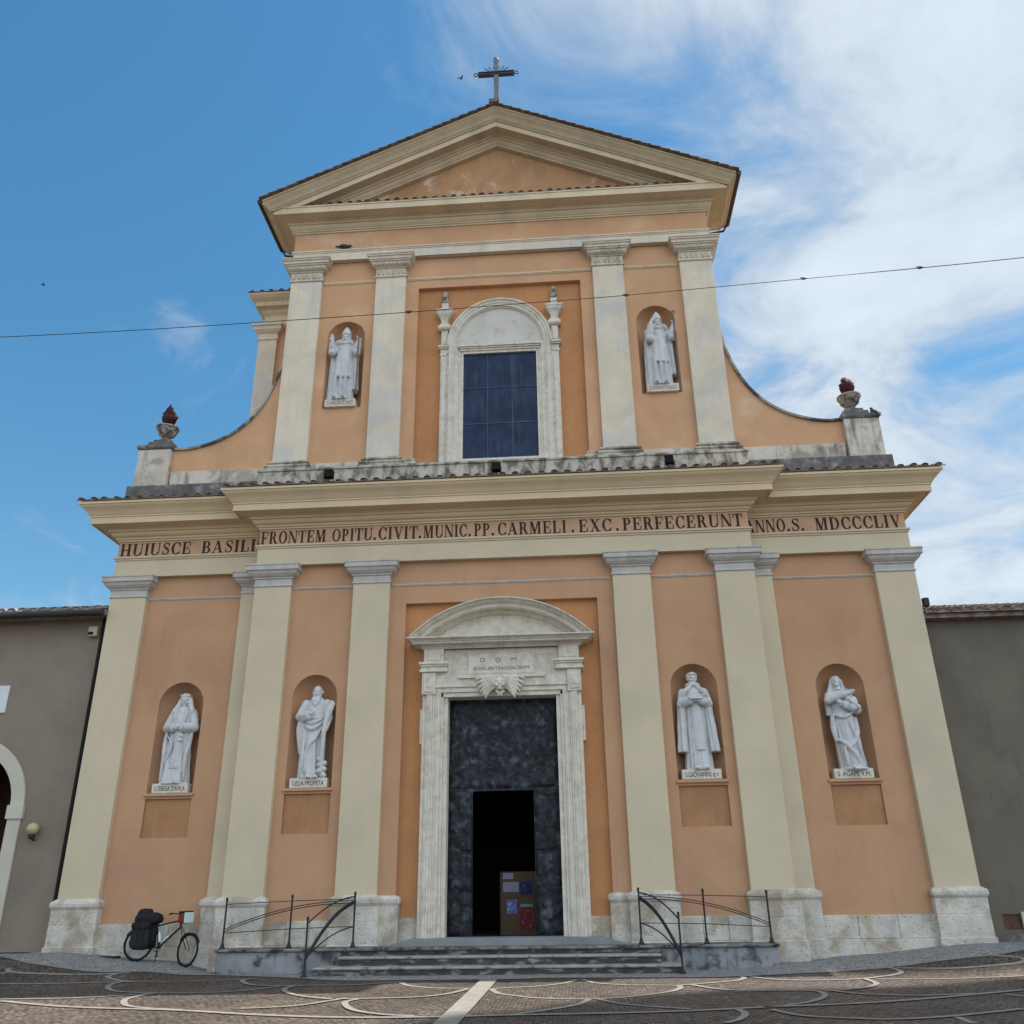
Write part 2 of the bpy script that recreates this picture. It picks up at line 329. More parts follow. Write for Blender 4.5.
def cobble_mat():
    m = bpy.data.materials.new('pale_cobbles'); m.use_nodes = True; t = m.node_tree; b = t.nodes['Principled BSDF']
    b.inputs['Roughness'].default_value = .8
    g = N(t, 'ShaderNodeNewGeometry')
    vo = N(t, 'ShaderNodeTexVoronoi', feature='DISTANCE_TO_EDGE', i_Scale=11.0); t.links.new(g.outputs['Position'], vo.inputs['Vector'])
    vc = N(t, 'ShaderNodeTexVoronoi', feature='F1', i_Scale=11.0); t.links.new(g.outputs['Position'], vc.inputs['Vector'])
    sp = N(t, 'ShaderNodeSeparateXYZ'); t.links.new(vc.outputs['Color'], sp.inputs[0])
    k = mth(t, 'MULTIPLY', mapr(t, sp.outputs[0], 0, 1, .75, 1.25, False), mapr(t, vo.outputs['Distance'], .0, .14, .45, 1.0))
    vv = N(t, 'ShaderNodeVectorMath', operation='SCALE'); vv.inputs[0].default_value = (.27, .27, .265); t.links.new(k, vv.inputs['Scale'])
    t.links.new(vv.outputs[0], b.inputs['Base Color'])
    bp = N(t, 'ShaderNodeBump'); bp.inputs['Strength'].default_value = .7; bp.inputs['Distance'].default_value = .03
    t.links.new(mapr(t, vo.outputs['Distance'], 0, .2, 0, 1), bp.inputs['Height']); t.links.new(bp.outputs[0], b.inputs['Normal'])
    return m
COBBLE = cobble_mat()

# ------------------------------------------------------------------ ground
def sst(t): t = min(max(t, 0), 1); return t*t*(3-2*t)
def gz(x, y):                              # the square falls towards the middle of the steps and rises to both sides
    if x < 0: r = .24*sst((-x-7.7)/1.7)+.24*sst((-x-9.2)/3.4)
    else: r = .11*sst((x-5.5)/1.8)+.10*sst((x-7.6)/2)+.25*sst((x-9.2)/3.4)
    return -.23+r*sst((y+3.6)/3.2)
def G_(p):
    q = (p[0], p[1])
    for _ in range(30):
        k = (1.65-gz(*q))/1.65; w = (CAM.x+(p[0]-CAM.x)*k, CAM.y+(p[1]-CAM.y)*k); q = ((q[0]+w[0])/2, (q[1]+w[1])/2)
    return q
def frange(a, b, s): 
    n = max(1, round((b-a)/s)); return [a+(b-a)*i/n for i in range(n+1)]
xs = [-400, -150, -60, -30]+frange(-18, 18, .25)+[30, 60, 150, 400]
ys = [-400, -150, -60, -30, -20]+frange(-14, 3, .25)+[6, 20, 60, 150, 400]
g = MB(); g.grid([[(x, y, gz(x, y)) for x in xs] for y in ys])
struct(g.build('ground', PAVING, smooth='all', fix=False))
KERB = [(-40, 5), (-22, 4.6), (-16, 1.5), (-13.39, -0.6), (-12.24, -1.28), (-11.55, -1.48), (-9.77, -1.76), (-8.26, -1.23), (-7.41, -0.98), (-5.01, -1.95), (-3.65, -2.75), (-1.55, -2.85), (0.5, -2.79), (1.34, -2.6), (4.41, -2.77), (5.08, -2.75), (5.74, -2.6), (8.44, -2.09), (9.01, -1.99), (10.4, -1.54), (11.91, -1.42), (12.82, -1.03), (14.5, -0.6), (16.5, 1.2), (19, 3.4), (40, 6)]
def catmull(P, n=6):
    out = []
    for i in range(len(P)-1):
        p0 = Vector(P[max(i-1, 0)]); p1 = Vector(P[i]); p2 = Vector(P[i+1]); p3 = Vector(P[min(i+2, len(P)-1)])
        for k in range(n):
            t = k/n
            out.append(.5*((2*p1)+(p2-p0)*t+(2*p0-5*p1+4*p2-p3)*t*t+(3*p1-p0-3*p2+p3)*t**3))
    out.append(Vector(P[-1])); return out
kp = catmull(KERB, 6)
g = MB(); rows = []
for p in kp:
    y0 = p.y; y1 = max(6.2, y0+.3)
    rows.append([(p.x, y0+(y1-y0)*k/24, gz(p.x, y0+(y1-y0)*k/24)+.006) for k in range(25)])
g.grid(rows); struct(g.build('pavement', COBBLE, smooth='all'))
LINES = [
[(-12.32,-1.93),(-12.1,-2.13),(-11.59,-2.22),(-10.52,-2.19),(-9.55,-1.99),(-9.2,-1.79)],
[(-12.24,-2.33),(-12.1,-2.13)],
[(-9.34,-1.87),(-9.48,-2.12),(-9.48,-2.36),(-9.23,-2.61),(-8.69,-2.82),(-7.52,-2.71),(-6.95,-2.59),(-6.15,-2.44),(-5.89,-2.19)],
[(-11.66,-3.2),(-10.39,-3.18),(-8.8,-2.94),(-8.46,-2.77)],
[(-8.69,-2.82),(-8.89,-3.28),(-8.61,-4.05),(-8.15,-4.76),(-7.57,-5.15),(-6.87,-5.34),(-6.37,-5.38),(-5.61,-5.3),(-5.21,-5.05),(-4.88,-4.57),(-4.64,-4.1)],
[(-9.7,-6.32),(-8.31,-6.19),(-7.42,-5.77),(-6.85,-5.38)],
[(-6.97,-5.54),(-7.03,-6.34),(-6.79,-7.03),(-6.42,-7.61),(-5.83,-8.01),(-5.16,-8.25)],
[(-9.5,-6.64),(-7.92,-7.52),(-6.68,-7.97),(-5.21,-8.32),(-3.47,-9.04),(-1.83,-9.46),(-0.22,-9.44),(0.95,-9.28),(2.26,-9.15),(3.75,-8.91),(5.15,-8.46),(6.77,-8.02),(8.27,-7.34),(10.44,-6.07)],
[(-5.89,-2.19),(-5.99,-2.75),(-5.52,-3.64),(-4.95,-3.99),(-3.2,-4.02),(-2.6,-3.76),(-2.11,-3.39)],
[(-4.35,-4.12),(-4.33,-4.86),(-3.9,-5.76),(-3.31,-6.42),(-2.8,-6.76),(-2.64,-6.77),(-1.31,-6.57),(-0.69,-6.05),(-0.35,-5.07)],
[(-4.09,-8.18),(-3.23,-7.85),(-2.78,-7.11),(-2.56,-6.63)],
[(-2.27,-6.85),(-2.4,-7.28),(-2.19,-8.03),(-1.85,-8.66),(-1.29,-9.15),(-0.76,-9.35)],
[(-2.11,-3.39),(-1.72,-4.23),(-1.06,-4.76),(-0.37,-4.88)],
[(0.13,-5.04),(0.62,-4.76),(1.05,-4.57),(1.6,-3.96),(1.91,-3.18)],
[(0.13,-5.04),(0.35,-5.9),(0.73,-6.36),(1.15,-6.78),(1.98,-7.04),(2.64,-6.88),(3.52,-6.13),(3.92,-5.51),(4.06,-4.93),(3.94,-4.62),(3.1,-4.48),(2.44,-4.11),(2.18,-3.62),(2.03,-3.11)],
[(2.16,-6.94),(1.98,-7.75),(1.52,-8.49),(0.82,-9.22)],
[(2.27,-6.95),(2.61,-7.66),(3.04,-8.15),(3.82,-8.63)],
[(4.08,-4.64),(4.88,-4.14),(5.44,-3.67),(5.67,-3.11),(5.65,-2.68)],
[(5.85,-2.87),(6.3,-3.58),(7.0,-3.81),(7.98,-3.66),(8.51,-3.29),(9.05,-2.93),(9.31,-2.6),(9.28,-2.15),(9.13,-1.98)],
[(4.34,-4.58),(4.56,-5.11),(4.85,-5.58),(5.33,-5.78),(6.34,-5.86),(6.58,-6.09),(6.54,-6.74),(6.21,-7.48),(5.67,-8.1),(5.09,-8.46)],
[(4.6,-8.77),(4.62,-9.33),(4.43,-9.95),(4.15,-10.38)],
[(5.14,-8.79),(5.47,-9.59),(6.21,-9.96),(6.76,-10.06),(7.65,-9.79),(9.14,-8.94)],
[(6.84,-5.89),(7.17,-6.49),(7.53,-6.72),(8.26,-6.92),(9.32,-6.63)],
[(8.18,-3.64),(8.13,-4.6),(7.8,-5.29),(7.13,-5.85)],
[(9.39,-2.07),(10.49,-2.34),(11.51,-2.28),(12.16,-2.17),(12.36,-1.95),(12.29,-1.75),(11.81,-1.55)],
[(7.75,-9.8),(7.72,-10.53)],
[(8.4,-3.65),(9.96,-3.68),(11.71,-3.28)],
[(9.82,-6.73),(9.95,-7.17)],
[(p[0], p[1]-.07) for p in KERB[3:-4]]]
g = MB()
for k, Ln in enumerate(LINES):
    P = catmull(Ln, 6); w = .062 if k != 7 else .085
    rows = []
    for i, p in enumerate(P):
        d = (P[min(i+1, len(P)-1)]-P[max(i-1, 0)]).normalized(); n_ = Vector((-d.y, d.x))
        rows.append([(q.x, q.y, gz(q.x, q.y)+.004+.0011*(k % 12)+.004) for q in (p-n_*w, p+n_*w)])
    g.grid(rows)
x0, x1 = -.29, .10
g.grid([[(x0, y, gz(0, y)+.022), (x1, y, gz(0, y)+.022)] for y in frange(-40, -3.1, 1)])
struct(g.build('paving_bands', LINE))

# ------------------------------------------------------------------ church
church = thing('church', 'large orange and cream church with a triangular pediment and columns of stone saints', 'church', (0, 1, 0))
A0, A1, B0, B1, O0, O1 = 6.60, 7.77, 3.46, 4.62, 11.56, 12.76
YS, YU = .6, .35
CX, CU, SXX = 5.63, 5.57, 9.99            # niche axes
def wall_sheet(mb, x0, x1, z0, z1, Y, cols):
    x = x0
    for xa, xb, ops in cols:
        mb.poly([(x, Y, z0), (xa, Y, z0), (xa, Y, z1), (x, Y, z1)])
        z = z0
        for op in ops:
            if op[0] == 'rect':
                mb.poly([(xa, Y, z), (xb, Y, z), (xb, Y, op[1]), (xa, Y, op[1])]); z = op[2]
            else:
                mb.poly([(xa, Y, z), (xb, Y, z), (xb, Y, op[1]), (xa, Y, op[1])])
                c = (xa+xb)/2; r = (xb-xa)/2; n = 24
                A = [(c-r*math.cos(PI*i/n), op[2]+r*math.sin(PI*i/n)) for i in range(n+1)]
                for i in range(n): mb.poly([(A[i][0], Y, A[i][1]), (A[i+1][0], Y, A[i+1][1]), (A[i+1][0], Y, z1), (A[i][0], Y, z1)])
                z = None
        if z is not None: mb.poly([(xa, Y, z), (xb, Y, z), (xb, Y, z1), (xa, Y, z1)])
        x = xb
    mb.poly([(x, Y, z0), (x1, Y, z0), (x1, Y, z1), (x, Y, z1)])
def niche(xc, r, zb, zs, Y, m, d=.62):
    b = MB(); n = 24
    b.grid([[(xc-r*math.cos(PI*i/n), Y+d*math.sin(PI*i/n), z) for i in range(n+1)] for z in (zb, zs)])
    rows = []
    for j in range(13):
        be = PI/2*j/12
        rows.append([(xc-r*math.cos(PI*i/n)*math.cos(be), Y+d*math.sin(be), zs+r*math.sin(PI*i/n)*math.cos(be)) for i in range(n+1)])
    b.grid(rows)
    b.poly([(xc-r*math.cos(PI*i/n), Y+d*math.sin(PI*i/n), zb) for i in range(n+1)])
    return b.build('niche', m, church, smooth=True)
NR, ZB, ZS = .68, 4.45, 7.06
PZ0, PZ1 = 3.20, 4.29
w = MB()
def ncol(xc, r): return (xc-r, xc+r, [('rect', PZ0, PZ1), ('arch', ZB, ZS)])
wall_sheet(w, -A1, -2.96, -.1, 11.3, .18, [ncol(-CX, NR)])
wall_sheet(w, 2.96, A1, -.1, 11.3, .18, [ncol(CX, NR)])
w.poly([(-2.96, .18, 9.89), (2.96, .18, 9.89), (2.96, .18, 11.3), (-2.96, .18, 11.3)])
for s in (-1, 1): w.poly([(s*2.96, .18, -.1), (s*2.96, .18, 9.89), (s*2.96, .42, 9.89), (s*2.96, .42, -.1)])
w.poly([(-2.96, .18, 9.89), (2.96, .18, 9.89), (2.96, .42, 9.89), (-2.96, .42, 9.89)])
w.build('central_wall', ORANGE, church)
w = MB()                                   # deep orange field behind the portal
wall_sheet(w, -2.96, 2.96, -.1, 9.89, .36, [(-1.75, 1.75, [('rect', -.1, 7.2)])])
w.build('portal_field', DEEP, church)
for s in (-1, 1):
    w = MB(); a, b = sorted((s*A1, s*O1))
    wall_sheet(w, a, b, -.1, 11.3, YS+.18, [ncol(s*SXX, .70)])
    w.poly([(s*O1, YS+.18, -.1), (s*O1, YS+.18, 14), (s*O1, 20, 14), (s*O1, 20, -.1)])
    w.build('side_bay_wall', ORANGE, church)
for s in (-1, 1):
    niche(s*CX, NR, ZB, ZS, .18, ORANGE); niche(s*SXX, .70, ZB, ZS, YS+.18, ORANGE)
    for xc, r, Y in ((s*CX, NR, .18), (s*SXX, .70, YS+.18)):
        b = MB(); d = .07
        b.poly([(xc-r, Y+d, PZ0), (xc+r, Y+d, PZ0), (xc+r, Y+d, PZ1), (xc-r, Y+d, PZ1)])
        for q in ((xc-r, PZ0, xc-r, PZ1), (xc+r, PZ0, xc+r, PZ1), (xc-r, PZ0, xc+r, PZ0), (xc-r, PZ1, xc+r, PZ1)):
            b.poly([(q[0], Y, q[1]), (q[2], Y, q[3]), (q[2], Y+d, q[3]), (q[0], Y+d, q[1])])
        b.build('recessed_panel', PANEL, church)
        b = MB(); b.box(xc-r-.05, xc+r+.05, Y-.07, Y+.1, 4.36, 4.446); b.build('niche_sill', ORANGE, church, bevel=.012)
# ---- pilasters
def cap_lower(b, xa, xb, Y, back, ends=(1, 1)):
    pa = [(0.004, 10.53), (.035, 10.54), (.035, 10.58), (.008, 10.60), (.008, 10.78), (.05, 10.79), (.05, 10.83), (.10, 10.86), (.17, 10.93), (.20, 11.0), (.20, 11.02), (.25, 11.03), (.25, 11.17), (.27, 11.18), (.27, 11.235), (0, 11.24)]
    b.sweep([(xa, back), (xa, Y), (xb, Y), (xb, back)], pa)
def base_lower(b, xa, xb, Y, back, zb):
    pa = [(.09, zb), (.09, 1.32), (.11, 1.35), (.135, 1.40), (.135, 1.48), (.11, 1.53), (.06, 1.56), (.0, 1.60)]
    b.sweep([(xa, back), (xa, Y), (xb, Y), (xb, back)], [(.125, zb), (.125, .36), (.09, .38), (.085, .92), (.078, .925), (.078, .932), (.085, .937)]+pa[1:])
def pil(xa, xb, Y, back, z0, z1, capf, basef, m, mc, mb_):
    b = MB()
    b.sweep([(xa, back), (xa, Y), (xb, Y), (xb, back)], [(0, z0), (0, z1)])
    p = b.build('pilaster', m, church, bevel=.015)
    c = MB(); capf(c); c.build('capital', mc, p, bevel=.006)
    c = MB(); basef(c); c.build('pilaster_base', mb_, p, bevel=.012)
    return p
for s in (-1, 1):
    for x0_, x1_ in ((A0, A1), (B0, B1)):
        xa, xb = sorted((s*x0_, s*x1_)); bk = .19 if x1_ == B1 or True else 1
        pil(xa, xb, 0, .19, 1.5, 10.6, lambda c: cap_lower(c, xa, xb, 0, .19), lambda c: base_lower(c, xa, xb, 0, .17, -.25), CREAM, CAPST, TRAV)
    xa, xb = sorted((s*O0, s*O1))
    pil(xa, xb, YS, YS+(.19 if False else .5), 1.5, 10.6, lambda c: cap_lower(c, xa, xb, YS, YS+.5), lambda c: base_lower(c, xa, xb, YS, YS+.5, .05), CREAM, CAPST, TRAV)
    xa, xb = sorted((s*(A1-.1), s*8.42))   # half pilaster against the projecting body
    pil(xa, xb, YS, YS+.19, 1.5, 10.6, lambda c: cap_lower(c, xa, xb, YS, YS+.19), lambda c: base_lower(c, xa, xb, YS, YS+.19, -.25), CREAM, CAPST, TRAV)
    b = MB(); xa, xb = sorted((s*A1, s*(A1-.3))); b.box(xa+.003 if s > 0 else xa, xb if s > 0 else xb-.003, .181, .9, -.1, 11.3)
    b.build('body_return', CREAM, church)
# stone base courses between pilasters
for s in (-1, 1):
    for (x0_, x1_, Y, top, zb) in ((B1, A0, .18, .97, .02), (8.4, O0, YS+.18, .93, 0)):
        b = MB(); xa, xb = sorted((s*x0_, s*x1_)); n = 3; ww = (xb-xa)/n
        for k in range(n):
            j = random.uniform(-.15, .15) if k < n-1 else 0
            b.box(xa+k*ww+(0 if k == 0 else .0)+.004, xa+(k+1)*ww-.004, Y-.05-.006*(k % 2), Y+.1, zb+.36, top)
        b.box(xa, xb, Y-.10, Y+.1, zb-.4, zb+.355)
        b.build('stone_base_course', TRAV, church, bevel=.012)
    b = MB(); xa, xb = sorted((s*2.955, s*(B0-.0)))
    b.sweep([(xa, .34), (xa, .17), (xb, .17)] if s > 0 else [(xa, .17), (xb, .17), (xb, .34)], [(.09, -.1), (.09, 1.32), (.11, 1.35), (.135, 1.40), (.135, 1.48), (.11, 1.53), (.04, 1.57), (0, 1.58)])
    b.build('stone_base_course', TRAV, church, bevel=.012)
    b = MB(); xa, xb = sorted((s*2.30, s*2.95)); b.box(xa, xb, .30, .5, .3, 1.0); b.build('stone_base_course', TRAV, church, bevel=.01)
# string course at capital level
pr = [(0, 10.455), (.022, 10.46), (.022, 10.485), (.045, 10.49), (.045, 10.52), (0, 10.53)]
for xa, xb, y in ((-A0, -B1, .18), (B1, A0, .18), (-O0, -8.42, YS+.18), (8.42, O0, YS+.18), (-B0, B0, .18)):
    b = MB(); b.sweep([(xa, y), (xb, y)], pr); b.build('string_course', CAPST, church)
# ---- lower entablature
ARCH = [(.015, 11.24), (.015, 11.80), (.05, 11.82), (.05, 11.86), (.09, 11.88), (.09, 11.93), (0, 11.94)]
FRZ = [(0.002, 11.93), (0.002, 12.50)]
COR = [(0, 12.47), (.05, 12.48), (.05, 12.53), (.10, 12.545), (.10, 12.60), (.145, 12.62), (.20, 12.66), (.235, 12.72), (.235, 12.745), (.30, 12.755), (.30, 12.83), (.335, 12.84), (.335, 12.875),
       (.66, 12.905), (.66, 12.88), (.70, 12.88), (.715, 12.885), (.715, 13.10), (.745, 13.105), (.745, 13.145), (.775, 13.17), (.815, 13.23), (.87, 13.31), (.94, 13.37), (.99, 13.41), (1.015, 13.45), (1.015, 13.465), (1.05, 13.47), (1.05, 13.55), (-.3, 13.60)]
cpath = [(-A1, 1.6), (-A1, 0), (A1, 0), (A1, 1.6)]
sL = [(-O1, 3), (-O1, YS), (-A1, YS)]; sR = [(A1, YS), (O1, YS), (O1, 3)]
FRIEZES = []
for path in (cpath, sL, sR):
    b = MB(); b.sweep(path, ARCH); b.build('architrave', CREAM if path is cpath else CREAM, church)
    b = MB(); b.sweep(path, FRZ); FRIEZES.append(b.build('frieze', FRIEZEM, church))
    b = MB(); b.sweep(path, COR); b.build('cornice', CORNICE, church, smooth=True)
for x0_, x1_, Y in ((-B0, B0, .17), (-A0, -B1, .17), (B1, A0, .17), (-O0, -8.4, YS+.17), (8.4, O0, YS+.17)):
    b = MB(); b.box(x0_, x1_, Y-.16, Y+.3, 11.243, 11.26); b.build('architrave_soffit', CREAM, church)
# ---- inscription letters (thick and thin roman capitals)
T, t_, sf = .185, .06, .05
def R_(x0, z0, x1, z1): return [(x0, z0), (x1, z0), (x1, z1), (x0, z1)]
def stem(x, w=T, lo=0, hi=1, s0=True, s1=True, e=.075):
    o = [R_(x, lo, x+w, hi)]
    if s0: o.append(R_(x-e, lo, x+w+e, lo+sf))
    if s1: o.append(R_(x-e, hi-sf, x+w+e, hi))
    return o
def diag(xa, za, xb, zb, w): return [[(xa, za), (xa+w, za), (xb+w, zb), (xb, zb)]]
def ring(cx, cz, rx, rz, tx, tz, a0, a1, n=18):
    o = []
    for i in range(n):
        a, b2 = (math.radians(a0+(a1-a0)*k/n) for k in (i, i+1))
        o.append([(cx+rx*math.cos(a), cz+rz*math.sin(a)), (cx+rx*math.cos(b2), cz+rz*math.sin(b2)), (cx+(rx-tx)*math.cos(b2), cz+(rz-tz)*math.sin(b2)), (cx+(rx-tx)*math.cos(a), cz+(rz-tz)*math.sin(a))])
    return o
def ribbon(pts, ws):
    o = []
    P = [Vector(p) for p in pts]
    L_, R2 = [], []
    for i, p in enumerate(P):
        d = (P[min(i+1, len(P)-1)]-P[max(0, i-1)]).normalized(); n_ = Vector((-d.y, d.x))*ws[i]/2
        L_.append(p+n_); R2.append(p-n_)
    for i in range(len(P)-1): o.append([tuple(L_[i]), tuple(R2[i]), tuple(R2[i+1]), tuple(L_[i+1])])
    return o
def tri(*p): return [list(p)]
GL = {}
GL['A'] = (.86, diag(.06, 0, .36, 1, t_)+diag(.60, 0, .30, 1, T)+[R_(.17, .30, .62, .30+t_)]+[R_(-.02, 0, .22, sf), R_(.53, 0, .88, sf)])
GL['B'] = (.74, stem(.08)+ring(.36, .745, .27, .255, .15, t_, -90, 90)+ring(.38, .26, .32, .27, .165, t_, -90, 90)+[R_(.2, .94, .38, 1), R_(.2, .48, .38, .54), R_(.2, 0, .4, .06)])
GL['C'] = (.78, ring(.42, .5, .40, .52, .18, t_, 40, 320)+[R_(.68, .60, .74, .98), R_(.69, .06, .73, .30)])
GL['D'] = (.84, stem(.08)+ring(.36, .5, .44, .5, .19, t_, -90, 90)+[R_(.2, .94, .38, 1), R_(.2, 0, .38, .06)])
GL['E'] = (.74, stem(.08)+[R_(.2, .94, .66, 1), R_(.2, 0, .68, .06), R_(.2, .47, .5, .53), R_(.61, .70, .67, .95), R_(.63, .05, .70, .32), R_(.46, .36, .51, .64)])
GL['F'] = (.70, stem(.08)+[R_(.2, .94, .66, 1), R_(.2, .45, .5, .51), R_(.61, .68, .67, .95), R_(.46, .34, .51, .62)])
GL['G'] = (.84, ring(.42, .5, .40, .52, .18, t_, 40, 320)+stem(.58, lo=.02, hi=.45, s0=False)+[R_(.68, .62, .74, .98)])
GL['H'] = (.92, stem(.08)+stem(.62)+[R_(.2, .47, .65, .53)])
GL['I'] = (.36, stem(.085))
GL['L'] = (.70, stem(.08)+[R_(.2, 0, .64, .06), R_(.60, .05, .67, .36)])
GL['M'] = (1.04, stem(.08, t_)+diag(.36, 0, .08, 1, T)+diag(.38, 0, .70, 1, t_+.02)+stem(.74))
GL['N'] = (.88, stem(.08, t_)+diag(.62, 0, .06, 1, T)+stem(.74, t_, s0=False))
GL['O'] = (.86, ring(.43, .5, .41, .52, .175, t_, 0, 360, 32))
GL['P'] = (.70, stem(.08)+ring(.34, .725, .30, .275, .165, t_, -90, 90)+[R_(.2, .94, .36, 1), R_(.2, .45, .36, .51)])
GL['R'] = (.82, stem(.08)+ring(.34, .74, .29, .26, .16, t_, -90, 90)+[R_(.2, .94, .36, 1), R_(.2, .48, .36, .54)]+diag(.58, 0, .34, .52, T)+[R_(.58, 0, .84, sf)])
sp = [(.56, .80), (.50, .92), (.38, .97), (.24, .95), (.15, .84), (.15, .72), (.24, .61), (.38, .51), (.50, .41), (.55, .29), (.53, .15), (.42, .05), (.28, .03), (.16, .08), (.09, .20)]
GL['S'] = (.66, ribbon(sp, [.05, .06, .06, .06, .09, .12, .15, .18, .15, .12, .09, .06, .06, .06, .05])+[R_(.55, .68, .59, .99), R_(.06, .01, .10, .32)])
GL['T'] = (.76, stem(.285, s1=False)+[R_(.02, .94, .74, 1), R_(.0, .68, .06, .98), R_(.70, .68, .76, .98)])
GL['U'] = (.86, stem(.08, lo=.25, s0=False)+stem(.70, t_, lo=.25, s0=False)+ring(.42, .27, .34, .29, .15, t_, 180, 360))
GL['V'] = (.84, diag(.40, 0, .10, 1, T-.02)+diag(.42, 0, .70, 1, t_)+[R_(.0, 1-sf, .36, 1), R_(.60, 1-sf, .86, 1)])
GL['X'] = (.84, diag(.58, 0, .08, 1, T)+diag(.10, 0, .62, 1, t_)+[R_(.0, 0, .26, sf), R_(.50, 0, .86, sf), R_(.0, 1-sf, .34, 1), R_(.54, 1-sf, .80, 1)])
GL['.'] = (.26, ring(.13, .10, .12, .11, .119, .109, 0, 360, 14))
def inscribe(b, txt, xa, xb, z0, h, Y, gap=.13, depth=.012):
    tot = sum(GL[c][0] for c in txt)+gap*(len(txt)-1); k = (xb-xa)/tot; x = xa
    q = 0
    for c in txt:
        for pl in GL[c][1]:
            q += 1
            b.prism([(x+px*k, z0+pz*h) for px, pz in pl], Y-depth-.0004*(q % 7), Y+.002)
        x += (GL[c][0]+gap)*k
b = MB(); LZ, LH = 11.99, .42
for txt, xa, xb in (('FRONTEM', -7.72, -5.60), ('OPITU', -5.40, -4.09), ('.', -4.06, -3.97), ('CIVIT', -3.90, -2.63), ('.', -2.60, -2.51), ('MUNIC', -2.44, -1.05), ('.', -1.01, -.92), ('PP', -.82, -.32), ('.', -.27, -.18),
                    ('CARMELI', -.07, 2.10), ('.', 2.26, 2.35), ('EXC', 2.5, 3.54), ('.', 3.66, 3.75), ('PERFECERUNT', 3.88, 7.60)):
    b = MB(); inscribe(b, txt, xa, xb, LZ, LH, -.002); b.build('inscription', LETTER, FRIEZES[0], fix=False)
for fi, lst in ((1, (('HUIUSCE', -12.68, -10.29), ('BASILI', -9.92, -8.12), ('C', -8.06, -7.72))), (2, (('ANNO', 7.80, 9.05), ('.', 9.09, 9.18), ('S', 9.23, 9.5), ('.', 9.53, 9.62), ('MDCCCLIV', 9.99, 12.62)))):
    for txt, xa, xb in lst:
        b = MB(); inscribe(b, txt, xa, xb, LZ, LH, YS-.002); b.build('inscription', LETTER, FRIEZES[fi], fix=False)
# ---- tiled tops of the lower cornice
def tile_run(b, xa, xb, ya, za, yb, zb, pitch=.40, r=.105, jit=.03):
    n = max(1, round((xb-xa)/pitch)); p = (xb-xa)/n
    b.poly([(xa, ya+.02, za), (xb, ya+.02, za), (xb, yb, zb), (xa, yb, zb)]); b.poly([(xa, ya+.02, za), (xb, ya+.02, za), (xb, ya+.02, za-.035), (xa, ya+.02, za-.035)])
    L_ = math.hypot(yb-ya, zb-za); k = max(1, round(L_/.42))
    for i in range(n):
        cx = xa+(i+.5)*p+random.uniform(-jit, jit)
        for j in range(k):
            t0 = j/k; t1 = min(1, (j+1.12)/k); o0 = .0 if j == 0 else 0
            dj = random.uniform(-.03, .03) if j == 0 else 0
            q0 = Vector((cx, ya+(yb-ya)*t0+dj, za+(zb-za)*t0+.010)); q1 = Vector((cx+random.uniform(-.008, .008), ya+(yb-ya)*t1, za+(zb-za)*t1-.012))
            rows = []
            for q, rr in ((q0, r), (q1, r*.82)):
                rows.append([(q.x-rr*math.cos(PI*m/8), q.y, q.z+rr*.68*math.sin(PI*m/8)) for m in range(9)]+[(q.x+(rr-.018)*math.cos(PI*m/8), q.y, q.z+(rr-.022)*.68*math.sin(PI*m/8)) for m in range(9)])
            ix = b.grid(rows, True)
            for m in range(8): b.f.append([ix[0][m], ix[0][m+1], ix[0][16-m], ix[0][17-m]])
            if j == 0: b.poly([(x, y+random.uniform(.02, .05), z) for x, y, z in rows[0][9:]])
b = MB(); tile_run(b, -8.80, 8.80, -1.10, 13.60, .10, 14.02); b.build('cornice_tiles', TILE, church)
for s in (-1, 1):
    b = MB(); xa, xb = sorted((s*8.84, s*13.9)); tile_run(b, xa, xb, -.50, 13.60, .75, 14.0); 
    b.build('cornice_tiles', TILE, church)
# ---- parapet bands under the upper storey
b = MB(); b.box(-8.05, 8.05, -.02, .62, 13.7, 14.62); b.box(-8.08, 8.08, -.06, .60, 14.56, 14.645)
b.build('parapet_band', STAINED, church, bevel=.015)
for s in (-1, 1):
    xa, xb = sorted((s*8.06, s*12.66)); b = MB(); b.box(xa, xb, .22, .9, 13.8, 14.38); b.build('parapet_plinth', DARKSTONE, church, bevel=.02)
    xa, xb = sorted((s*8.02, s*11.3)); b = MB(); b.box(xa, xb, .42, .9, 14.381, 14.95); b.build('parapet_wall', PARAPET, church, bevel=.015)
# ---- upper storey
NR2, ZB2, ZS2 = .685, 17.22, 20.15
w = MB()
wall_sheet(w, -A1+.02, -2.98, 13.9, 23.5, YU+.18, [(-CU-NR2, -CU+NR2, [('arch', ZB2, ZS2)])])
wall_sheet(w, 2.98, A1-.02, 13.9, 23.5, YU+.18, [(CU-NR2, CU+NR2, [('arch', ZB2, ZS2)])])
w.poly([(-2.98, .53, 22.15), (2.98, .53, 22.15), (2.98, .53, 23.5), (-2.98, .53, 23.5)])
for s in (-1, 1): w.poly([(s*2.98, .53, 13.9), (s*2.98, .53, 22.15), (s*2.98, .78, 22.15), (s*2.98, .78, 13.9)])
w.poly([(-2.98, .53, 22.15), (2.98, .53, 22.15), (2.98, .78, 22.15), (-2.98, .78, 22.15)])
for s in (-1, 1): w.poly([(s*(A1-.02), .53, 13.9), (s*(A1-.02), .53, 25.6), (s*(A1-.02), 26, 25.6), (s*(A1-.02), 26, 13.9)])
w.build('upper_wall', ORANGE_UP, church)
w = MB(); wall_sheet(w, -2.98, 2.98, 14, 22.15, .70, [(-1.32, 1.32, [('rect', 15.08, 19.42)])])
w.build('window_field', DEEP, church)
for s in (-1, 1): niche(s*CU, NR2, ZB2, ZS2, YU+.18, ORANGE_UP)
